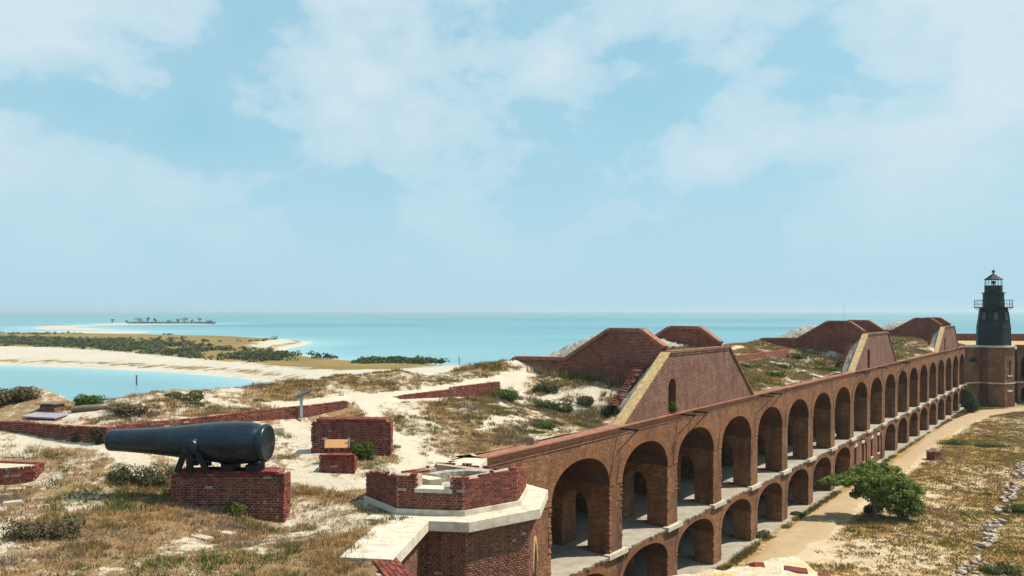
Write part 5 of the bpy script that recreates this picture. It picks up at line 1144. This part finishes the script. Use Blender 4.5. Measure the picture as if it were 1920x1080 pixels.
for i, (px, py, w, h, cols, lab) in enumerate(((1496, 966, .6, .3, DG+LG, 'green strip of weeds at the arcade foot by the tree'), (1425, 1008, .8, .5, DG+LG, 'rough green weeds at the nearest ground arches'), (1790, 833, 2.4, .6, LG+DG, 'large green weed patch right of the path'), (1858, 838, 1.8, .45, LG+DG, 'smaller green weed patch at the right of the large one'), (1880, 1075, 1.3, .6, LG+DG, 'green weeds beyond the foundation line at lower right'), (1910, 960, 1.3, .7, LG, 'green weeds behind the stone foundation line'), (1640, 962, .8, .8, DG, 'dark low bush behind the tree trunk'), (1862, 762, 2.5, .7, LG, 'green weeds at the foot of the far tower'))):
    bush('weed_patch', px, py, 0, w, h, 2600, .06, cols, lab, seed=80+i, zz=0)
tp_ = Wst(39.45, -.02); b_ = empty('doorway_plant', (tp_[0], tp_[1], TOP), 0, label='small green plant growing in the arched doorway of the nearest mound', cat='plant'); leaf_cloud('foliage', [(0, 0, .3, .3, .2, .35)], 500, .05, LG, b_, 97)
# tall weeds along the foot of the first mound's side wall
for s1 in (39.2, 81.8, 124.4):
    n = 160; s = s1+RNG.uniform(.6, TW-.6, n); t_ = RNG.uniform(.55, 2.3, n); x = O1.x+D.x*s-NV.x*t_; y = O1.y+D.y*s-NV.y*t_
    tufts('mound_grass', np.stack([x, y], 1), 12.62+.1*(t_-.44), RNG.uniform(.15, .4, n), RNG.uniform(.15, .4, n), 20, RNG.choice([0, 0, 1], n), 'dry grass on top of the %s magazine mound' % {39.2: 'nearest', 81.8: 'middle', 124.4: 'farthest'}[s1], 'grass', .02, .8, GOLD)
n = 90; s = 38.5+RNG.normal(0, .2, n); t_ = RNG.uniform(1.5, 8.5, n); x = O1.x+D.x*s-NV.x*t_; y = O1.y+D.y*s-NV.y*t_
tufts('tall_weeds', np.stack([x, y], 1), ztop(x, y), RNG.uniform(.4, .95, n), RNG.uniform(.12, .28, n), 26, RNG.choice([0, 1, 1, 3], n), 'tall brown weeds along the side wall of the nearest mound', 'weeds', .014, .35)
# low shrub mass on the key across the lagoon
BAND = [sp(*q) for q in ((-260,640),(-60,641),(60,646),(180,652),(300,661),(400,671),(500,680),(600,687),(650,689),(740,688),(880,692))]
pts = []; 
P = dens_line(BAND, 900)
x = np.repeat(P[:, 0], 4)+RNG.normal(0, 7, 3600); y = np.repeat(P[:, 1], 4)+RNG.normal(0, 13, 3600)*sstep(-40, -120, np.repeat(P[:, 0], 4))+RNG.normal(0, 3.5, 3600)
kk = (fbm(x*.06, y*.06, 111, 3) > .42) & in_poly(x, y, GRASS_EDGE); x, y = x[kk], y[kk]
xe = RNG.uniform(-330, -40, 1500); ye = RNG.uniform(230, 520, 1500); kk = in_poly(xe, ye, GRASS_EDGE) & (fbm(xe*.02, ye*.02, 113, 3) > .56); x = np.r_[x, xe[kk]]; y = np.r_[y, ye[kk]]; ns = len(x); per = 26
a = RNG.normal(size=(ns*per, 3)); a /= np.linalg.norm(a, axis=1)[:, None]; hs = np.repeat(RNG.uniform(.5, 1.5, ns), per); ws = np.repeat(RNG.uniform(.7, 1.8, ns), per)
Pp = np.stack([np.repeat(x, per)+a[:, 0]*ws, np.repeat(y, per)+a[:, 1]*ws, SEA+1.55+np.abs(a[:, 2])*hs], 1); n = len(Pp)
nr = a+RNG.normal(0, .5, (n, 3)); nr /= np.linalg.norm(nr, axis=1)[:, None]; t1 = np.cross(nr, RNG.normal(size=(n, 3))); t1 /= np.linalg.norm(t1, axis=1)[:, None]; t2_ = np.cross(nr, t1); q = RNG.uniform(.2, .45, (n, 1))
V = np.stack([Pp-t1*q, Pp-t2_*q, Pp+t1*q, Pp+t2_*q], 1); C = np.array([(.055, .085, .03), (.075, .105, .035), (.11, .115, .045), (.15, .13, .09)])[np.repeat(RNG.choice(4, ns, p=[.36, .3, .18, .16]), per)]*RNG.uniform(.7, 1.25, (n, 1)); C = np.repeat(np.c_[C, np.ones(n)], 4, axis=0)
me = raw_mesh('key_shrubbery', V.reshape(-1, 3), np.arange(n*4).reshape(-1, 4)); ca = me.color_attributes.new('Col', 'FLOAT_COLOR', 'POINT'); ca.data.foreach_set('color', C.astype(np.float32).ravel()); me.materials.append(MATS['foliage']); tag(put('key_shrubbery', me), 'dark green belt of shrubs across the sandy key', 'shrubs', kind='stuff')
# trees on the distant islet
TREES = [(210, 5.5, 2.2, 'lone leaning tree at the near end of the islet'), (238, 4.5, 1.6, 'thin short tree left of the big islet clump'), (262, 8.2, 6.2, 'largest rounded tree clump on the distant islet'), (277, 8.6, 2.6, 'tall thin tree beside the largest islet clump'), (290, 7.0, 2.6, 'twin-topped tree right of the largest islet clump'), (318, 4.6, 3.4, 'low scrubby tree in the middle of the islet'), (333, 5.8, 3.2, 'ragged tree just right of the islet middle'), (346, 8.0, 3.8, 'tall ragged tree right of the islet middle'), (360, 5.5, 1.6, 'thin bare tree toward the islet far end'), (374, 8.2, 3.2, 'tall umbrella-shaped tree toward the islet far end'), (392, 4.8, 4.6, 'low wide tree at the islet far end')]
for i, (px, h, w, lab) in enumerate(TREES):
    x, y = sp(px, 607.3); z0 = SEA+.3; it = empty('islet_tree', (x, y, z0), 0, label=lab, cat='tree', group='trees on the distant islet'); tk = MB(); r = random.Random(i)
    tk.tube([(0, 0, -.3), (r.uniform(-.3, .3), 0, h*.4), (r.uniform(-.5, .5), 0, h*.85)], [.35, .25, .08], 5)
    for k in range(4): a = r.uniform(-1, 1); tk.tube([(0, 0, h*.35), (a*w*.5, r.uniform(-1, 1), h*.6), (a*w*.95, r.uniform(-1, 1), h*.85)], [.2, .14, .05], 4)
    tk.build('trunk', 'bark', it)
    leaf_cloud('crown', [(r.uniform(-.7, .7)*w, r.uniform(-.5, .5)*w, h*r.uniform(.5, .9), w*.42, w*.4, h*.16) for _ in range(5)]+([(0, 0, h*.4, w, w*.6, h*.4)] if w > 4 else []), 420, .42, DG, it, 200+i)
n = 260; ix, iy = sp(300, 607.3); x = np.interp(RNG.uniform(0, 1, n), [0, 1], [sp(240, 607.3)[0], sp(402, 607.3)[0]]); a = RNG.normal(size=(n*14, 3)); Pp = np.stack([np.repeat(x, 14)+a[:, 0]*1.2, iy+a[:, 1]*3, SEA+.5+np.abs(a[:, 2])*.9], 1); n = len(Pp); t1 = RNG.normal(size=(n, 3)); t2_ = RNG.normal(size=(n, 3)); q = .4
V = np.stack([Pp-t1*q, Pp-t2_*q, Pp+t1*q], 1); me = raw_mesh('islet_scrub', V.reshape(-1, 3), np.arange(n*3).reshape(-1, 3)); C = np.tile(np.array([.05, .065, .04, 1]), (n*3, 1)); ca = me.color_attributes.new('Col', 'FLOAT_COLOR', 'POINT'); ca.data.foreach_set('color', C.astype(np.float32).ravel()); me.materials.append(MATS['foliage']); tag(put('islet_scrub', me), 'dark scrub along the distant islet', 'scrub', kind='stuff')

# ------------------------------------------------------------------ haze over the sea
m = bpy.data.materials.new('haze_air'); m.use_nodes = True; t = m.node_tree; t.nodes.clear(); MATS['haze_air'] = m
pv = N(t, 'ShaderNodeVolumePrincipled'); pv.inputs['Color'].default_value = (.72, .90, 1, 1); pv.inputs['Density'].default_value = 1.5e-4; pv.inputs['Anisotropy'].default_value = .2
mo = N(t, 'ShaderNodeOutputMaterial'); t.links.new(pv.outputs[0], mo.inputs['Volume'])
hzb = MB().box(-27000, 27000, -27000, 27000, -4.5, 36).build('haze', 'haze_air'); hzb['kind'] = 'stuff'
